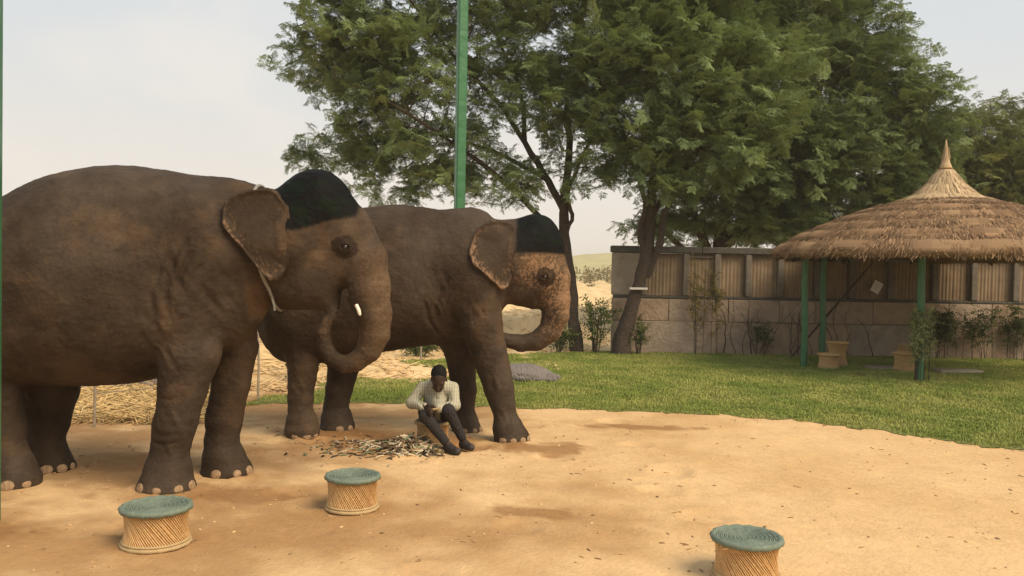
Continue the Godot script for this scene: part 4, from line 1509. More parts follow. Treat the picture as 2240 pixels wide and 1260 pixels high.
# ---------------------------------------------------------------- the seated man
func make_man() -> void:
	var at := Vector3(-0.70, 0, -8.1)
	var t := thing("person", "person in pale striped shirt and dark trousers bowed over on a cane stool", "person", at)
	var skin := Sculpt.new()
	skin.cut_floor = false
	var v := func(x: float, y: float, z: float) -> Vector3: return Vector3(x, y, z)
	var hips := [[Vector3(-0.10, 0.335, 0.0), Vector3(-0.085, 0.345, 0.31), Vector3(0.14, 0.075, 0.33)], [Vector3(0.09, 0.34, 0.0), Vector3(0.135, 0.40, 0.27), Vector3(0.285, 0.08, 0.17)]]
	var arms := [[Vector3(-0.165, 0.605, 0.02), Vector3(-0.245, 0.44, 0.10), Vector3(-0.085, 0.425, 0.27)], [Vector3(0.175, 0.61, 0.02), Vector3(0.185, 0.43, 0.13), Vector3(0.01, 0.415, 0.29)]]
	var trunk := [Vector3(0.0, 0.37, -0.06), Vector3(0.005, 0.48, -0.04), Vector3(0.005, 0.59, 0.02)]
	skin.cone(trunk[0], 0.11, trunk[1], 0.105, 0.03)
	skin.cone(trunk[1], 0.105, trunk[2], 0.075, 0.03)
	skin.cone(trunk[2], 0.06, Vector3(0.02, 0.68, 0.11), 0.05, 0.03)
	for h in hips:
		skin.cone(h[0], 0.07, h[1], 0.05, 0.04)
		skin.cone(h[1], 0.05, h[2], 0.032, 0.03)
		var toe: Vector3 = h[2] + (h[2] - h[1]) * Vector3(0.3, 0, 0.3) + Vector3(0.03, -0.045, 0.10)
		skin.cone(h[2] + Vector3(-0.005, -0.03, -0.02), 0.03, toe, 0.024, 0.02)
	for a in arms:
		skin.cone(a[0] + Vector3(-0.012 * signf(a[0].x), -0.02, 0), 0.040, a[1], 0.034, 0.03)
		skin.cone(a[1], 0.036, a[2], 0.024, 0.02)
	skin.build(0.009)
	# head bowed towards the lap, on a finer grid
	var head := Sculpt.new()
	head.cut_floor = false
	var c := Vector3(0.03, 0.765, 0.155)
	head.blob(c, Vector3(0.072, 0.085, 0.09), 0, 0.02)
	head.blob(c + Vector3(0, -0.055, 0.045), Vector3(0.058, 0.085, 0.062), 0, 0.03)
	head.blob(c + Vector3(0, -0.125, 0.055), Vector3(0.034, 0.03, 0.036), 0, 0.03)
	head.cone(c + Vector3(0, -0.045, 0.105), 0.008, c + Vector3(0, -0.09, 0.122), 0.016, 0.012)
	head.cone(c + Vector3(-0.045, -0.028, 0.088), 0.012, c + Vector3(0.045, -0.028, 0.088), 0.012, 0.012)
	for sg in [-1.0, 1.0]:
		head.blob(c + Vector3(sg * 0.027, -0.05, 0.105), Vector3(0.016, 0.011, 0.014), 0, 0.01, true)
		head.blob(c + Vector3(sg * 0.074, -0.045, -0.005), Vector3(0.009, 0.033, 0.02), sg * 8.0, 0.008)
		head.blob(c + Vector3(sg * 0.036, -0.085, 0.082), Vector3(0.022, 0.02, 0.018), 0, 0.015)
	head.cone(c + Vector3(-0.02, -0.112, 0.1), 0.007, c + Vector3(0.02, -0.112, 0.1), 0.007, 0.006)
	head.cone(c + Vector3(-0.018, -0.121, 0.098), 0.007, c + Vector3(0.018, -0.121, 0.098), 0.007, 0.006)
	head.cone(Vector3(0.02, 0.64, 0.09), 0.05, c + Vector3(0, -0.05, -0.01), 0.052, 0.03)
	head.build(0.005)
	var bow := Transform3D(Basis(Vector3.RIGHT, deg_to_rad(30)), Vector3.ZERO)
	var neck := Vector3(0.02, 0.665, 0.075)
	for i in head.verts.size():
		head.verts[i] = neck + Vector3(0, 0.022, 0.022) + bow * (head.verts[i] - neck)
	skin.add_sheet(head.verts, head.idx)
	# hands: palm, four fingers bent round the cane piece, thumb from the palm's side
	for sg in [0, 1]:
		var hand := Sculpt.new()
		hand.cut_floor = false
		var w: Vector3 = arms[sg][2]
		var s := 1.0 if sg == 0 else -1.0
		var f := Vector3(0.62 * s, -0.12, 0.55).normalized()
		var side := Vector3(0, 1, 0.15).normalized()
		var inn := f.cross(side).normalized()
		hand.cone(w, 0.024, w + f * 0.035, 0.024, 0.012)
		for i in 4:
			var root := w + f * 0.07 + side * (0.027 - 0.018 * i)
			hand.cone(w + f * 0.015 + side * (0.018 - 0.012 * i), 0.014, root, 0.0115, 0.01)
			var l: float = [0.036, 0.042, 0.039, 0.030][i]
			var k1 := root + (f * 0.8 + inn * 0.6 * s).normalized() * l
			var k2 := k1 + (f * -0.1 + inn * s).normalized() * l * 0.7
			var k3 := k2 + (f * -0.9 + inn * 0.35 * s).normalized() * l * 0.55
			hand.cone(root, 0.0105, k1, 0.0095, 0.004)
			hand.cone(k1, 0.0095, k2, 0.0085, 0.004)
			hand.cone(k2, 0.0085, k3, 0.0075, 0.004)
		var tb := w + f * 0.02 + side * 0.024
		var t1 := tb + (f * 0.6 + side * 0.7 + inn * 0.4 * s).normalized() * 0.038
		var t2 := t1 + (f * 0.8 + inn * 0.6 * s).normalized() * 0.03
		hand.cone(tb, 0.014, t1, 0.011, 0.008)
		hand.cone(t1, 0.011, t2, 0.009, 0.004)
		hand.build(0.0035)
		skin.add_sheet(hand.verts, hand.idx)
	var skin_mat := matter(Color(0.036, 0.020, 0.013), 0.55, 0.4)
	t.scale = Vector3.ONE * 0.95
	part("body", skin.mesh(), skin_mat, t)
	var hair := Sculpt.new()
	hair.cut_floor = false
	hair.blob(c + Vector3(0, 0.018, -0.012), Vector3(0.078, 0.086, 0.09), 0, 0.02)
	hair.blob(c + Vector3(0, -0.01, -0.04), Vector3(0.074, 0.08, 0.066), 0, 0.02)
	hair.blob(c + Vector3(0, -0.095, 0.085), Vector3(0.062, 0.075, 0.075), 0, 0.01, true)
	hair.build(0.006)
	for i in hair.verts.size():
		hair.verts[i] = neck + Vector3(0, 0.022, 0.022) + bow * (hair.verts[i] - neck)
		hair.norms[i] = bow.basis * hair.norms[i]
	var hair_mat := textured(ramp(noise(81, 0.2, 3), 128, [Color(0.004, 0.004, 0.004), Color(0.012, 0.011, 0.010)]), 9.0, 0.7, bumps(noise(82, 0.3, 2), 128, 8.0), 1.0, false)
	part("hair", hair.mesh(), hair_mat, t)
	var shirt := Sculpt.new()
	shirt.cut_floor = false
	shirt.cone(trunk[0] + Vector3(0, -0.03, 0), 0.138, trunk[1], 0.132, 0.03)
	shirt.cone(trunk[1], 0.132, trunk[2], 0.105, 0.03)
	shirt.cone(trunk[2] + Vector3(-0.09, 0.0, 0), 0.068, trunk[2] + Vector3(0.09, 0.005, 0), 0.068, 0.06)
	shirt.cone(trunk[1] + Vector3(-0.02, -0.02, 0.06), 0.10, trunk[0] + Vector3(0.03, 0.02, 0.14), 0.085, 0.06)
	for a in arms:
		shirt.cone(a[0] + Vector3(-0.012 * signf(a[0].x), -0.018, 0), 0.056, a[1], 0.055, 0.03)
		shirt.cone(a[1], 0.054, a[1].lerp(a[2], 0.8), 0.043, 0.03)
		shirt.cone(a[1].lerp(a[2], 0.76) , 0.046, a[1].lerp(a[2], 0.84), 0.044, 0.01)
	for q in [[-0.13, 0.56, -0.2, 0.47], [-0.09, 0.60, -0.12, 0.44], [0.06, 0.58, 0.1, 0.44], [-0.03, 0.57, 0.0, 0.42], [0.13, 0.55, 0.12, 0.42], [-0.2, 0.5, -0.1, 0.42]]:
		shirt.fold([[q[0], q[1]], [(q[0] + q[2]) * 0.5 + 0.015, (q[1] + q[3]) * 0.5], [q[2], q[3]]], 0.016, 1.0, 0.012)
	shirt.cone(Vector3(0.02, 0.625, 0.055), 0.072, Vector3(0.022, 0.65, 0.085), 0.066, 0.02)
	shirt.build(0.008)
	var weave := Image.create(64, 64, false, Image.FORMAT_RGB8)
	for y in 64:
		for x in 64:
			var k := Color(0.42, 0.395, 0.305)
			if x % 16 < 6:
				k = Color(0.29, 0.285, 0.215)
			if y % 21 < 5:
				k = k * 0.85
			weave.set_pixel(x, y, (k * rng.randf_range(0.8, 1.15)).linear_to_srgb())
	var shirt_mat := textured(ImageTexture.create_from_image(weave), 10.0, 0.9, null, 1.0, false)
	part("shirt", shirt.mesh(), shirt_mat, t)
	var trousers := Sculpt.new()
	trousers.cut_floor = false
	trousers.cone(Vector3(-0.05, 0.355, -0.06), 0.125, Vector3(0.05, 0.355, -0.06), 0.125, 0.05)
	for h in hips:
		trousers.cone(h[0], 0.092, h[1], 0.060, 0.05)
		trousers.cone(h[1], 0.060, h[1].lerp(h[2], 0.86), 0.045, 0.03)
	trousers.blob(Vector3(0, 0.2, -0.05), Vector3(0.3, 0.045, 0.3), 0, 0.02, true)
	trousers.build(0.008)
	part("trousers", trousers.mesh(), textured(ramp(noise(83, 0.1, 3), 128, [Color(0.018, 0.016, 0.017), Color(0.04, 0.036, 0.037)]), 5.0, 0.9, bumps(noise(84, 0.06, 3), 128, 6.0), 1.0, false), t)
	for h in hips:
		var shoe := Sculpt.new()
		var toe: Vector3 = h[2] + (h[2] - h[1]) * Vector3(0.3, 0, 0.3) + Vector3(0.03, -0.04, 0.10)
		toe.y = 0.034
		var heel: Vector3 = h[2] + Vector3(-0.01, 0, -0.03)
		heel.y = 0.036
		shoe.cone(heel, 0.042, toe, 0.038, 0.02)
		shoe.cone(heel + Vector3(0.005, 0.03, 0.01), 0.042, heel.lerp(toe, 0.5) + Vector3(0, 0.012, 0), 0.036, 0.02)
		shoe.build(0.007)
		part("shoe", shoe.mesh(), matter(Color(0.035, 0.028, 0.027), 0.6, 0.4), t)
	var piece := begin()
	tube(piece, [Vector3(-0.06, 0.40, 0.355), Vector3(0.0, 0.425, 0.37), Vector3(0.06, 0.435, 0.36)], [0.011, 0.012, 0.011], 7)
	var cane := thing("sugar_cane", "short cane stick held in the seated person's hands", "cane", at)
	cane.scale = Vector3.ONE * 0.95
	part("stick", done(piece), matter(Color(0.35, 0.26, 0.13), 0.8), cane)


# ---------------------------------------------------------------- furniture and buildings
var green_paint: StandardMaterial3D
var straw_mat: StandardMaterial3D
var reed_mat: StandardMaterial3D
var seat_mat: StandardMaterial3D
var cord_mat: StandardMaterial3D
var inner_mat: StandardMaterial3D


func make_materials() -> void:
	green_paint = textured(ramp(noise(91, 0.02, 5), 256, [Color(0.019, 0.095, 0.036), Color(0.027, 0.132, 0.052), Color(0.036, 0.15, 0.061), Color(0.066, 0.178, 0.082)], noise(92, 0.3, 2), 0.3), 1.2, 0.42, bumps(noise(93, 0.03, 4), 128, 2.0), 0.5)
	green_paint.metallic_specular = 0.5
	straw_mat = matter(Color(1, 1, 1), 0.85, 0.25)
	straw_mat.vertex_color_use_as_albedo = true
	reed_mat = textured(ramp(noise(94, 0.04, 4), 256, [Color(0.24, 0.12, 0.04), Color(0.48, 0.28, 0.11), Color(0.60, 0.40, 0.19), Color(0.66, 0.50, 0.28)], noise(95, 0.3, 2), 0.4), 3.0, 0.7)
	seat_mat = textured(ramp(noise(96, 0.035, 4), 256, [Color(0.075, 0.11, 0.082), Color(0.115, 0.155, 0.12), Color(0.17, 0.205, 0.165), Color(0.33, 0.34, 0.29)], noise(97, 0.25, 2), 0.4), 3.0, 0.6)
	cord_mat = textured(ramp(noise(98, 0.05, 4), 256, [Color(0.26, 0.18, 0.085), Color(0.40, 0.29, 0.15), Color(0.48, 0.37, 0.22)], noise(99, 0.3, 2), 0.4), 3.0, 0.85)
	inner_mat = textured(ramp(noise(100, 0.06, 4), 128, [Color(0.20, 0.115, 0.045), Color(0.36, 0.22, 0.10)]), 3.0, 0.9)


# a drum stool of crossing reeds: waist, cord ring at the foot, wrapped rim, seat wound of cord
func make_stool(label: String, at: Vector3, h: float, r: float, top: StandardMaterial3D, turn: float, group: String, waist := 0.90) -> Node3D:
	var t := thing("cane_stool", label, "stool", at, turn, group)
	var st := begin()
	var rb := r * 0.95
	var rt := r * 0.93
	var n := 76
	var twist := acos(clampf(waist, 0.3, 0.98)) * 1.9
	for k in n:
		for sg in [-1.0, 1.0]:
			var a := TAU * k / n + (0.05 if sg > 0.0 else 0.0)
			var out: float = 1.0 + 0.02 * sg
			var p := Vector3(cos(a) * rb * out, 0.012, sin(a) * rb * out)
			var q: Vector3 = Vector3(cos(a + sg * twist) * rt * out, h - 0.02, sin(a + sg * twist) * rt * out)
			var w := r * 0.023 * rng.randf_range(0.8, 1.15)
			tube(st, [p, p.lerp(q, 0.5) + jitter(0.002), q], [w, w, w], 5)
	part("reed_weave", done(st), reed_mat, t).set_meta("kind", "stuff")
	st = begin()
	lathe(st, [[rb * 0.92, 0.01], [rb * (waist + 0.02), h * 0.35], [rb * waist * 0.985, h * 0.5], [rb * (waist + 0.02), h * 0.66], [rt * 0.92, h - 0.01]], 28)
	part("lining", done(st), inner_mat, t)
	st = begin()
	ring(st, r * 0.97, 0.014, 0.013, 36, 0.002)
	ring(st, r * 0.955, 0.034, 0.008, 36, 0.0015)
	part("base_ring", done(st), cord_mat, t)
	st = begin()
	ring(st, r * 0.965, h - 0.018, 0.019, 40, 0.003)
	part("rim", done(st), top, t)
	st = begin()
	var pts := []
	var rad := []
	var pitch := r * 0.058
	var turns := int((r * 0.92) / pitch)
	for i in turns * 26:
		var a := TAU * i / 26.0
		var rr := 0.008 + pitch * i / 26.0
		pts.append(Vector3(cos(a) * rr, h - 0.024 + 0.016 * pow(rr / r, 2.0) + 0.0025 * sin(a * 6.0 + i * 0.35), sin(a) * rr))
		rad.append(pitch * 0.54)
	tube(st, pts, rad, 6)
	part("seat", done(st), top, t)
	return t


func ring(st: SurfaceTool, r: float, y: float, thick: float, seg: int, rough := 0.0) -> void:
	st.set_smooth_group(1)
	for s in seg:
		for k in 8:
			var p := []
			for q in [[s, k], [s + 1, k], [s + 1, k + 1], [s, k + 1]]:
				var a: float = TAU * (q[0] % seg) / seg
				var b: float = TAU * (q[1] % 8) / 8.0
				var th := thick + rough * sin((q[0] % seg) * 2.4 + 1.0)
				p.append(Vector3(cos(a) * (r + cos(b) * th), y + sin(b) * th, -sin(a) * (r + cos(b) * th)))
			quad(st, p[0], p[1], p[2], p[3])


func straw(st: SurfaceTool, p: Vector3, dir: Vector3, up: Vector3, length: float, w: float, c: Color) -> void:
	var s := dir.cross(up).normalized() * w
	st.set_smooth_group(-1)
	st.set_color(c)
	quad(st, p - s, p + s, p + dir * length + s * 0.35, p + dir * length - s * 0.35)


func make_hut() -> void:
	rng.seed = 501
	var c := Vector3(7.68, 0, -15.1)
	var t := thing("thatched_hut", "open round hut with tiered straw roof on green posts before the wall", "hut", c)
	var roof := Node3D.new()
	roof.name = "roof"
	t.add_child(roof)
	var prof := [[2.93, 2.12], [2.62, 2.33], [2.28, 2.50], [1.92, 2.66], [1.56, 2.80], [1.22, 2.91], [0.92, 2.99], [0.66, 3.06]]
	var thatch := noise(111, 1.4, 3)
	for i in 7:
		var st := begin()
		var o: Array = prof[i]
		var n: Array = prof[i + 1]
		var seg := 72
		var dark := Color(0.145, 0.088, 0.050)
		var pale := Color(0.37, 0.245, 0.140)
		for s in seg:
			var col := []
			for e in [s, s + 1]:
				var a: float = TAU * (e % seg) / seg
				var w := 1.0 + 0.022 * thatch.get_noise_2d(cos(a) * 3.0 + i * 7.0, sin(a) * 3.0) + 0.008 * sin(a * 17.0 + i)
				var d := Vector3(cos(a), 0, -sin(a))
				var sag := 0.03 * thatch.get_noise_2d(cos(a) * 2.0, sin(a) * 2.0 + i * 5.0)
				col.append([d * (n[0] - 0.10) + Vector3.UP * (n[1] - 0.02), d * ((n[0] + o[0]) * 0.5) * w + Vector3.UP * ((n[1] + o[1]) * 0.5 + 0.035 + sag), d * (o[0] - 0.02) * w + Vector3.UP * (o[1] + 0.03 + sag), d * o[0] * w * 1.006 + Vector3.UP * (o[1] - 0.04 + sag), d * (o[0] - 0.07) * w + Vector3.UP * (o[1] - 0.13 + sag), d * (n[0] - 0.12) + Vector3.UP * (n[1] - 0.13)])
			st.set_smooth_group(1)
			for k in 5:
				st.set_color(dark.lerp(pale, clampf(0.35 + 0.6 * thatch.get_noise_2d(s * 2.0, i * 11.0 + k), 0, 1)))
				quad(st, col[0][k + 1], col[1][k + 1], col[1][k], col[0][k])
		for k in int(4200 * o[0]):
			var a := rng.randf() * TAU
			var d := Vector3(cos(a), 0, -sin(a))
			var f := pow(rng.randf(), 0.6)
			var rr := lerpf(n[0], o[0] - 0.06, f)
			var y := lerpf(n[1] + 0.005, o[1] + 0.03, f) + rng.randf_range(0.0, 0.03)
			var slope := Vector3(d.x * (o[0] - n[0]), o[1] - n[1], d.z * (o[0] - n[0])).normalized()
			var dir := (slope + Vector3(-d.z, 0, d.x) * rng.randfn() * 0.22 + Vector3.UP * rng.randf_range(-0.55 if f > 0.75 else -0.12, 0.12)).normalized()
			straw(st, d * rr + Vector3.UP * y, dir, Vector3.UP, rng.randf_range(0.07, 0.19), rng.randf_range(0.004, 0.009), dark.lerp(pale, rng.randf()) * rng.randf_range(0.55, 1.25))
		for k in int(800 * o[0]):
			var a := rng.randf() * TAU
			var d := Vector3(cos(a), 0, -sin(a))
			var tilt := Vector3(-d.z, 0, d.x) * rng.randfn() * 0.3
			straw(st, d * (o[0] - rng.randf_range(0.0, 0.08)) + Vector3.UP * (o[1] + rng.randf_range(-0.10, 0.04)), (d * 0.5 + Vector3.DOWN * rng.randf_range(0.3, 1.0) + tilt).normalized(), d, rng.randf_range(0.05, 0.13), rng.randf_range(0.005, 0.011), dark.lerp(pale, rng.randf()) * rng.randf_range(0.6, 1.2))
		part("thatch_tier", done(st), straw_mat, roof)
	# pale cap gathered to a point
	var st := begin()
	st.set_color(Color(0.45, 0.335, 0.20))
	lathe(st, [[0.98, 2.955], [0.93, 3.0], [0.74, 3.06], [0.56, 3.14], [0.42, 3.24], [0.31, 3.36], [0.21, 3.48], [0.13, 3.58], [0.095, 3.63], [0.10, 3.67], [0.075, 3.73], [0.05, 3.83], [0.032, 3.95], [0.010, 4.14], [0.0, 4.15]], 40, 0.03)
	for k in 1500:
		var a := rng.randf() * TAU
		var d := Vector3(cos(a), 0, -sin(a))
		var f := rng.randf()
		var rows := [[0.14, 3.60], [0.31, 3.37], [0.56, 3.15], [0.96, 2.99]]
		var i := int(f * 2.999)
		var g := f * 2.999 - i
		var p := d * lerpf(rows[i][0], rows[i + 1][0], g) + Vector3.UP * (lerpf(rows[i][1], rows[i + 1][1], g) + 0.012)
		var q: Vector3 = d * rows[i + 1][0] + Vector3.UP * rows[i + 1][1]
		straw(st, p, ((q - p).normalized() + jitter(0.12)).normalized(), Vector3.UP if i else d, rng.randf_range(0.1, 0.28), rng.randf_range(0.005, 0.010), Color(0.54, 0.41, 0.25) * rng.randf_range(0.6, 1.2))
	for k in 120:
		var a := rng.randf() * TAU
		var d := Vector3(cos(a), 0, -sin(a))
		straw(st, d * 0.075 + Vector3.UP * rng.randf_range(3.62, 3.85), (Vector3.UP + d * -0.2 + jitter(0.08)).normalized(), d, rng.randf_range(0.12, 0.28), 0.006, Color(0.54, 0.41, 0.25) * rng.randf_range(0.7, 1.2))
	part("thatch_cap", done(st), straw_mat, roof)
	st = begin()
	ring(st, 0.105, 3.635, 0.016, 20, 0.003)
	part("tie_rope", done(st), matter(Color(0.30, 0.19, 0.09), 0.9), roof)
	# posts, plate and rafters
	var spots := [Vector2(-2.32, -0.35), Vector2(-1.02, 1.35), Vector2(-1.40, -1.95), Vector2(0.62, -2.0), Vector2(2.35, -0.2), Vector2(1.2, 1.35)]
	for q in spots:
		st = begin()
		var top: float = 2.10 + (2.93 - q.length()) * 0.42
		tube(st, [Vector3(q.x, -0.05, q.y), Vector3(q.x + 0.01, 0.7, q.y), Vector3(q.x - 0.012, 1.5, q.y), Vector3(q.x, top, q.y)], [0.062, 0.06, 0.061, 0.058], 14)
		part("post", done(st), green_paint, t)
	st = begin()
	for i in 6:
		var order := [0, 1, 5, 4, 3, 2]
		var p: Vector2 = spots[order[i]]
		var q: Vector2 = spots[order[(i + 1) % 6]]
		var py := 2.05 + (2.93 - p.length()) * 0.42
		var qy := 2.05 + (2.93 - q.length()) * 0.42
		tube(st, [Vector3(p.x, py, p.y), Vector3(q.x, qy, q.y)], [0.045, 0.045], 8)
	part("wall_plate", done(st), green_paint, t)
	for i in 12:
		st = begin()
		var a := TAU * (i + 0.5) / 12.0
		tube(st, [Vector3(cos(a) * 2.85, 1.97, sin(a) * 2.85), Vector3(cos(a) * 1.4, 2.62, sin(a) * 1.4), Vector3(cos(a) * 0.08, 3.0, sin(a) * 0.08)], [0.03, 0.035, 0.03], 6)
		part("rafter", done(st), bark, t)


func make_wall() -> void:
	rng.seed = 601
	var t := thing("boundary_wall", "stone slab wall with corrugated panels between posts, behind the hut", "wall", Vector3(0, 0, -17.75))
	var stones := []
	for k in 4:
		var m := textured(ramp(noise(121 + k, 0.012, 5), 256, [Color(0.19, 0.145, 0.105), Color(0.31, 0.24, 0.18), Color(0.37, 0.295, 0.225), Color(0.46, 0.345, 0.25)], noise(131 + k, 0.15, 3), 0.35), 0.8, 0.92, bumps(noise(141 + k, 0.04, 5), 256, 5.0), 0.55)
		m.albedo_color = [Color(1, 1, 1), Color(0.96, 0.95, 0.94), Color(1.0, 0.97, 0.93), Color(0.95, 0.97, 0.97)][k]
		stones.append(m)
	part("backing", slab_mesh(Vector3(13.6, 1.34, 0.12), 0.01), stones[1], t, Vector3(2.12 + 6.82, 0.63, -0.17))
	var low := 0.0
	for course in 2:
		var h: float = [0.68, 0.475][course]
		var x := 2.1
		while x < 15.6:
			var w := minf(rng.randf_range(0.9, 2.0) if course == 0 else rng.randf_range(0.7, 1.6), 15.7 - x)
			var o := part("stone_slab", slab_mesh(Vector3(w - 0.010, h - 0.010, 0.14), 0.007), stones[rng.randi() % 4], t, Vector3(x + w * 0.5, low + h * 0.5, -0.03 + rng.randf_range(-0.006, 0.006)))
			o.rotation = Vector3(rng.randf_range(-0.012, 0.012), rng.randf_range(-0.012, 0.012), rng.randf_range(-0.008, 0.008))
			x += w
		low += h
	var steel := textured(ramp(noise(151, 0.015, 5), 256, [Color(0.14, 0.095, 0.06), Color(0.205, 0.145, 0.092), Color(0.25, 0.185, 0.12), Color(0.25, 0.205, 0.15)], noise(152, 0.2, 3), 0.3), 0.9, 0.8)
	var post_mat := textured(ramp(noise(153, 0.02, 4), 256, [Color(0.09, 0.078, 0.062), Color(0.15, 0.13, 0.105), Color(0.19, 0.165, 0.135)], noise(154, 0.2, 3), 0.4), 1.2, 0.95)
	var cap_mat := textured(ramp(noise(155, 0.02, 4), 256, [Color(0.045, 0.043, 0.038), Color(0.085, 0.08, 0.068), Color(0.12, 0.11, 0.09)], noise(156, 0.2, 3), 0.4), 1.2, 0.95)
	part("ledge", slab_mesh(Vector3(13.55, 0.05, 0.14), 0.012), cap_mat, t, Vector3(2.1 + 6.8, low + 0.027, -0.022))
	var posts := [2.75, 3.64, 4.30, 4.95, 5.62, 6.42, 7.13, 7.94, 8.87, 9.68, 10.56, 11.4, 12.3, 13.2, 14.1, 15.0, 15.65]
	var base := low + 0.06
	var top := 2.10
	part("end_panel", slab_mesh(Vector3(0.62, top - base, 0.13), 0.012), stones[3], t, Vector3(2.4, (base + top) * 0.5, -0.03))
	for i in posts.size():
		var o := part("post", slab_mesh(Vector3(0.13, top - base, 0.16), 0.014), post_mat, t, Vector3(posts[i], (base + top) * 0.5, -0.02))
		o.rotation.z = rng.randf_range(-0.012, 0.012)
		if i == posts.size() - 1:
			break
		var wide: float = posts[i + 1] - posts[i] - 0.13
		var st := begin()
		st.set_smooth_group(1)
		var n := int(wide / 0.0375) * 2
		for k in n:
			var x0 := -wide * 0.5 + wide * k / n
			var x1 := -wide * 0.5 + wide * (k + 1) / n
			var z0 := 0.009 * cos(k * PI * 0.5) + 0.004 * sin(k * 0.7)
			var z1 := 0.009 * cos((k + 1) * PI * 0.5) + 0.004 * sin((k + 1) * 0.7)
			var hh := (top - base) * 0.5
			quad(st, Vector3(x0, -hh, z0), Vector3(x1, -hh, z1), Vector3(x1, hh, z1), Vector3(x0, hh, z0))
			quad(st, Vector3(x1, -hh, z1 - 0.006), Vector3(x0, -hh, z0 - 0.006), Vector3(x0, hh, z0 - 0.006), Vector3(x1, hh, z1 - 0.006))
		part("corrugated_panel", done(st), steel, t, Vector3((posts[i] + posts[i + 1]) * 0.5, (base + top) * 0.5, -0.06))
		if i % 3 == 1:
			part("panel_rail", slab_mesh(Vector3(wide, 0.05, 0.03), 0.006), post_mat, t, Vector3((posts[i] + posts[i + 1]) * 0.5, top - 0.06, -0.02))
	var x := 2.06
	while x < 15.7:
		var w := minf(1.9, 15.75 - x)
		part("coping", slab_mesh(Vector3(w - 0.008, 0.14, 0.24), 0.018), cap_mat, t, Vector3(x + w * 0.5, top + 0.07 + rng.randf_range(-0.006, 0.006), -0.05))
		x += w
	# dry creeper stems over the slabs, rooted at the wall's foot
	var vines := thing("dry_creeper", "bare brown creeper stems climbing the stone slabs left of the hut", "creeper", Vector3(0, 0, -17.66))
	var st := begin()
	for k in 16:
		var p := Vector3(rng.randf_range(4.2, 7.6), 0.0, 0.03)
		var dir := Vector3(rng.randf_range(-0.6, 0.6), 1, 0).normalized()
		var pts := []
		var rad := []
		var r := rng.randf_range(0.007, 0.016)
		var steps := 6 + rng.randi() % 6
		for i in steps:
			pts.append(p)
			rad.append(r * (1.0 - 0.7 * i / steps))
			dir = (dir + Vector3(rng.randf_range(-0.5, 0.5), 0.15, 0)).normalized()
			p += dir * 0.15
			p.z = 0.03 + rng.randf_range(0.0, 0.03)
		tube(st, pts, rad, 5)
		var q: Vector3 = pts[steps / 2]
		var e := q + Vector3(rng.randf_range(-0.35, 0.35), rng.randf_range(0.1, 0.35), 0.01)
		tube(st, [q, q.lerp(e, 0.5) + Vector3(0, 0.05, 0.01), e], [r * 0.5, r * 0.4, 0.003], 5)
	part("stems", done(st), bark, vines)
	# pale card on the wall, and the pole that leans there
	var card := thing("white_card", "small white card hanging tilted on the wall behind the hut posts", "card", Vector3(7.60, 1.47, -17.62))
	var o := part("board", slab_mesh(Vector3(0.19, 0.24, 0.012), 0.003), matter(Color(0.62, 0.60, 0.57), 0.7), card)
	o.rotation_degrees = Vector3(0, 0, -28)
	var cs := begin()
	for k in 3:
		slab(cs, Vector3(-0.01, 0.06 - 0.055 * k, 0.0085), Vector3(0.11 - 0.02 * k, 0.012, 0.003), 0.001)
	var lines := part("mark", done(cs), matter(Color(0.34, 0.33, 0.31), 0.8), card)
	lines.rotation_degrees = Vector3(0, 0, -28)
	var lean := thing("leaning_pole", "thin wooden pole leaning against the wall behind the hut posts", "pole", Vector3(5.7, 0, -17.2))
	st = begin()
	tube(st, [Vector3(0, 0, 0), Vector3(0.9, 1.0, -0.19), Vector3(1.78, 1.98, -0.36)], [0.022, 0.02, 0.016], 8)
	part("shaft", done(st), bark, lean)


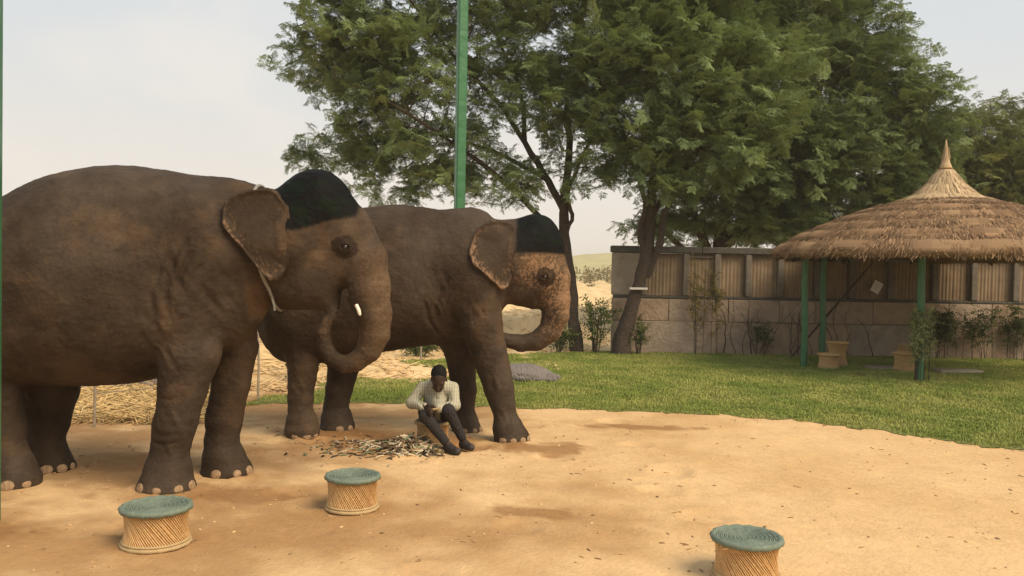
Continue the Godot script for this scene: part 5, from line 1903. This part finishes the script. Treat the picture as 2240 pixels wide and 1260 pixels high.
func make_yard() -> void:
	rng.seed = 701
	# green posts of the shelter that stands over the yard
	var far := thing("shelter_post", "tall green steel post rising behind the smaller elephant's back", "post", Vector3(-0.65, 0, -10.2), 20.0, "green posts of the shelter")
	var st := begin()
	slab(st, Vector3(0, 2.75, 0), Vector3(0.115, 5.5, 0.115), 0.014)
	part("shaft", done(st), green_paint, far)
	var near: Node3D = far.duplicate()
	near.name = numbered("shelter_post")
	add_child(near, true)
	near.position = Vector3(-3.335, 0, -5.4)
	near.set_meta("label", "green post at the picture's edge in front of the big elephant's rump")
	# stools
	for q in [["green topped cane stool before the big elephant's front foot", Vector3(-2.13, 0, -5.09), 10.0, 0.20, 3, 0.90], ["green topped cane stool standing in front of the pile of cut cane", Vector3(-1.10, 0, -5.92), 100.0, 0.184, 2, 0.92], ["green topped cane stool nearest the viewer, alone on the bare sand", Vector3(1.335, 0, -4.69), 215.0, 0.19, 9, 0.88]]:
		var o := make_stool(q[0], q[1], 0.245, q[3], seat_mat, q[2], "green topped cane stools on the sand", q[5])
		o.rotation_degrees.x = rng.randf_range(-0.6, 0.6)
		st = begin()
		for k in q[4]:
			var a := deg_to_rad(180.0 - q[2] + rng.randf_range(-50.0, 50.0))
			var d := Vector3(cos(a), 0, -sin(a))
			var p: Vector3 = d * (q[3] * 0.95) + Vector3.UP * (0.225 - rng.randf_range(0.0, 0.03))
			tube(st, [p, p + (d + jitter(0.5)) * 0.02, p + (d + jitter(0.7)) * rng.randf_range(0.03, 0.06)], [0.0025, 0.002, 0.001], 4)
		part("frayed_end", done(st), reed_mat, o).set_meta("kind", "stuff")
	make_stool("cane stool that the person sits on", Vector3(-0.74, 0, -8.13), 0.235, 0.165, cord_mat, 40.0, "")
	make_stool("low cane stool beside the hut's front green post", Vector3(5.78, 0.01, -15.35), 0.27, 0.19, reed_mat, 0.0, "cane stools under the hut", 0.86)
	make_stool("tall waisted cane stool behind the low one under the hut", Vector3(6.13, 0.01, -15.85), 0.45, 0.20, reed_mat, 30.0, "cane stools under the hut", 0.72)
	make_stool("cane stool beside the vine covered hut post", Vector3(7.05, 0.01, -15.1), 0.34, 0.21, reed_mat, 60.0, "cane stools under the hut", 0.78)
	make_stool("grey cane stool standing farthest back under the hut", Vector3(7.6, 0.01, -16.2), 0.40, 0.19, cord_mat, 90.0, "cane stools under the hut", 0.78)
	# grey mat folded on the lawn
	var mat := thing("folded_mat", "grey folded mat lying on the lawn behind the smaller elephant", "mat", Vector3(0.22, 0.01, -13.05))
	var lump3 := Sculpt.new()
	lump3.blob(Vector3(-0.1, 0.06, 0), Vector3(0.50, 0.17, 0.34), 3.0, 0.05)
	lump3.cone(Vector3(-0.45, 0.08, 0.0), 0.14, Vector3(0.1, 0.09, 0.02), 0.14, 0.06)
	lump3.cone(Vector3(0.0, 0.10, -0.05), 0.12, Vector3(0.5, 0.03, 0.05), 0.06, 0.06)
	lump3.cone(Vector3(-0.5, 0.03, 0.2), 0.05, Vector3(0.45, 0.02, 0.25), 0.05, 0.06)
	lump3.fold([[-0.4, 0.12], [0.0, 0.09], [0.3, 0.06]], 0.015)
	lump3.fold([[-0.3, 0.2], [0.1, 0.17]], 0.012)
	lump3.build(0.02)
	part("cloth", lump3.mesh(), textured(ramp(noise(161, 0.03, 4), 256, [Color(0.09, 0.08, 0.075), Color(0.17, 0.15, 0.14), Color(0.22, 0.20, 0.18)], noise(162, 0.2, 3), 0.4), 1.5, 0.95, bumps(noise(163, 0.1, 3), 128, 4.0), 1.0), mat)
	# flat stones under the hut
	for q in [[6.95, -15.35, 0.9, 0.35, "flat pale stone under the hut beside the vine"], [7.95, -15.0, 0.8, 0.3, "flat pale stone slab in the grass right of the vine"]]:
		var s := thing("paving_stone", q[4], "stone", Vector3(q[0], 0.03, q[1]), rng.randf_range(-8, 8))
		part("slab", slab_mesh(Vector3(q[2], 0.07, q[3]), 0.02), textured(ramp(noise(164, 0.03, 4), 128, [Color(0.26, 0.22, 0.17), Color(0.38, 0.33, 0.26)]), 1.0, 0.9), s)
	# white board nailed to the leaning tree
	var board := thing("white_board", "short white board fixed level on the leaning tree trunk", "board", Vector3(2.57, 1.36, -17.16))
	part("plank", slab_mesh(Vector3(0.36, 0.045, 0.06), 0.006), matter(Color(0.62, 0.58, 0.52), 0.7), board)
	# wire fence along the lawn's far side
	var spots := [[Vector3(-4.28, 0, -8.68), 0.86, "thin pale fence post seen under the big elephant's belly"], [Vector3(-3.2, 0, -10.7), 0.84, "thin fence post between the two elephants"], [Vector3(-2.5, 0, -13.0), 0.84, "thin fence post on the sand behind the smaller elephant's hind legs"], [Vector3(-1.63, 0, -15.3), 0.8, "thin fence post past the lawn, under the smaller elephant's belly"]]
	var pm := textured(ramp(noise(165, 0.05, 3), 128, [Color(0.26, 0.21, 0.15), Color(0.42, 0.36, 0.27)]), 2.0, 0.9)
	for q in spots:
		var f := thing("fence_post", q[2], "fence post", q[0], 0.0, "thin posts of the wire fence")
		st = begin()
		tube(st, [Vector3(0, -0.05, 0), Vector3(0.006, 0.4, 0), Vector3(-0.004, q[1], 0)], [0.016, 0.015, 0.014], 7)
		part("stake", done(st), pm, f)
	var wire := thing("fence_wire", "slack wires strung between the thin fence posts", "wire", Vector3.ZERO)
	for y in [0.35, 0.72]:
		st = begin()
		for i in 3:
			var a: Vector3 = spots[i][0] + Vector3(0, y, 0)
			var b: Vector3 = spots[i + 1][0] + Vector3(0, y, 0)
			tube(st, [a, a.lerp(b, 0.25) + Vector3(0, -0.02, 0), a.lerp(b, 0.5) + Vector3(0, -0.03, 0), a.lerp(b, 0.75) + Vector3(0, -0.02, 0), b], [0.004, 0.004, 0.004, 0.004, 0.004], 4)
		part("strand", done(st), matter(Color(0.20, 0.17, 0.14), 0.6), wire)


func make_litter() -> void:
	rng.seed = 801
	# the heap of cut cane and fodder before the man, thinning out to the side
	var sticks := []
	for k in 3:
		var st := begin()
		var l: float = [0.10, 0.17, 0.26][k]
		tube(st, [Vector3(0, 0, -l), Vector3(0.006, 0.004, 0), Vector3(0, 0, l)], [0.009, 0.010, 0.009], 6)
		sticks.append(done(st))
	var where := [[], [], []]
	var tint := [[], [], []]
	for k in 900:
		var heap := k < 640
		var p := Vector3(-0.93 + rng.randfn() * 0.135, 0, -7.83 + rng.randfn() * 0.10) if heap else Vector3(-1.25 + rng.randfn() * 0.30, 0, -7.95 + rng.randfn() * 0.22)
		if p.distance_to(Vector3(-0.74, 0, -8.13)) < 0.2 or p.z < -8.6 or p.x > -0.6:
			continue
		var h := 0.13 * exp(-Vector2((p.x + 0.93) / 0.19, (p.z + 7.83) / 0.14).length_squared()) if heap else 0.0
		p.y = 0.008 + h * pow(rng.randf(), 0.5)
		var v := rng.randi() % 3
		var s := rng.randf_range(0.35, 1.0) if heap else rng.randf_range(0.15, 0.6)
		var b := Basis.from_euler(Vector3(rng.randf_range(-0.35, 0.35) * (1.0 if heap else 0.2), rng.randf() * TAU, 0))
		where[v].append(Transform3D(b * Basis.from_scale(Vector3(rng.randf_range(0.5, 1.1), rng.randf_range(0.5, 1.1), s * 0.5)), p))
		var c := Color(0.20, 0.13, 0.075)
		var u := rng.randf()
		if u < 0.28:
			c = Color(0.62, 0.52, 0.36)
		elif u < 0.45:
			c = Color(0.05, 0.045, 0.04)
		elif u < 0.55:
			c = Color(0.16, 0.20, 0.11)
		elif u < 0.7:
			c = Color(0.38, 0.26, 0.13)
		tint[v].append(c * rng.randf_range(0.5, 1.0))
	var cane := matter(Color(1, 1, 1), 0.75, 0.3)
	cane.vertex_color_use_as_albedo = true
	var pile := thing("cane_pile", "loose heap of chopped cane and stalks at the seated person's feet", "cane pile", Vector3.ZERO)
	for v in 3:
		scatter("cut_cane", sticks[v], cane, where[v], tint[v], pile)
	# clods, pebbles and crumbs of straw over the sand
	var clods := []
	for k in 2:
		var st := begin()
		lathe(st, [[0.0, -0.5], [0.7, -0.3], [1.0, 0.1], [0.65, 0.5], [0.0, 0.62]], 7, 0.16)
		clods.append(done(st))
	where = [[], []]
	tint = [[], []]
	for k in 2600:
		var d := rng.randf_range(0.0, 1.0)
		var z := lerpf(-3.9, -10.9, pow(d, 0.8))
		var p := Vector3(rng.randf_range(-0.72, 0.72) * -z, 0, z)
		var dense := lump.get_noise_2d(p.x * 0.6 + 20.0, p.z * 0.6) + (0.25 if p.x < -0.3 else -0.12)
		if dense < 0.05 and rng.randf() > 0.22:
			continue
		if Geometry2D.is_point_in_polygon(Vector2(p.x, p.z), lawn_shape):
			continue
		p.y = ground_height(p.x, p.z) + 0.001
		var s := 0.003 + 0.011 * pow(rng.randf(), 3.0)
		where[k % 2].append(Transform3D(Basis(Vector3.UP, rng.randf() * TAU) * Basis.from_scale(Vector3(s * rng.randf_range(1, 1.8), s * 0.8, s)), p))
		tint[k % 2].append(Color(0.34, 0.20, 0.09).lerp(Color(0.62, 0.43, 0.22), rng.randf()) * (0.45 if rng.randf() < 0.3 else 1.0))
	var crumbs := thing("clods", "earth clods and pebbles scattered over the trodden sand", "pebbles", Vector3.ZERO)
	crumbs.set_meta("kind", "stuff")
	for v in 2:
		scatter("clod", clods[v], cane, where[v], tint[v], crumbs)
	where = [[]]
	tint = [[]]
	for k in 1500:
		var z := lerpf(-3.9, -11.0, pow(rng.randf(), 0.8))
		var p := Vector3(rng.randf_range(-0.72, 0.72) * -z, 0, z)
		var n := lump.get_noise_2d(p.x * 0.9 - 31.0, p.z * 0.9)
		var edge := 0.0
		for e in 11:
			edge = maxf(edge, 1.0 - Vector2(p.x, p.z + 0.2).distance_to(Geometry2D.get_closest_point_to_segment(Vector2(p.x, p.z + 0.2), Vector2(LAWN_EDGE[e][0], LAWN_EDGE[e][1] + 0.2), Vector2(LAWN_EDGE[e + 1][0], LAWN_EDGE[e + 1][1] + 0.2))) / 0.5)
		if n + edge * 0.7 < 0.28:
			continue
		p.y = ground_height(p.x, p.z) + 0.003
		var s := rng.randf_range(0.06, 0.3)
		where[0].append(Transform3D(Basis.from_euler(Vector3(rng.randf_range(-0.1, 0.1), rng.randf() * TAU, 0)) * Basis.from_scale(Vector3(0.35, 0.35, s)), p))
		tint[0].append(Color(0.16, 0.085, 0.04).lerp(Color(0.50, 0.33, 0.16), rng.randf()))
	var chaff := thing("chaff", "bits of straw and twig strewn on the sand and along the lawn edge", "straw", Vector3.ZERO)
	chaff.set_meta("kind", "stuff")
	scatter("straw_bits", sticks[0], cane, where[0], tint[0], chaff)
	# straw bed and brushwood past the big elephant's legs
	where = [[], [], []]
	tint = [[], [], []]
	for k in 5200:
		var brush := k % 5 == 0
		var p := Vector3(rng.randf_range(-5.9, -3.3), 0, rng.randf_range(-8.9, -11.2))
		if brush:
			p = Vector3(rng.randf_range(-7.0, -3.6), 0, rng.randf_range(-11.0, -13.6))
		p.x += (p.z + 8.8) * 0.12
		p.y = ground_height(p.x, p.z) + rng.randf_range(0.0, 0.22 if brush else 0.07)
		var v := rng.randi() % 3
		where[v].append(Transform3D(Basis.from_euler(Vector3(rng.randf_range(-0.4, 0.4), rng.randf() * TAU, 0)) * Basis.from_scale(Vector3(0.6, 0.6, rng.randf_range(0.6, 1.3))), p))
		tint[v].append((Color(0.22, 0.19, 0.165) if brush else Color(0.60, 0.43, 0.20)) * rng.randf_range(0.55, 1.2))
	for k in 7000:
		var z := lerpf(-11.4, -30.0, pow(rng.randf(), 1.6))
		var p := Vector3(rng.randf_range(-0.38, 0.14) * -z, 0, z)
		if lump.get_noise_2d(p.x * 0.5 + 3.0, p.z * 0.5) < -0.05 or Geometry2D.is_point_in_polygon(Vector2(p.x, p.z), lawn_shape):
			continue
		p.y = ground_height(p.x, p.z) + rng.randf_range(0.0, 0.03)
		var v := rng.randi() % 3
		where[v].append(Transform3D(Basis.from_euler(Vector3(rng.randf_range(-0.4, 0.4), rng.randf() * TAU, 0)) * Basis.from_scale(Vector3(0.8, 0.8, rng.randf_range(0.5, 1.3))), p))
		tint[v].append(Color(0.66, 0.49, 0.26).lerp(Color(0.30, 0.20, 0.10), rng.randf() * rng.randf()))
	var bed := thing("straw_bed", "dry straw and grey brushwood strewn over the ground past both elephants", "straw", Vector3.ZERO)
	bed.set_meta("kind", "stuff")
	for v in 3:
		scatter("straw", sticks[v], cane, where[v], tint[v], bed)
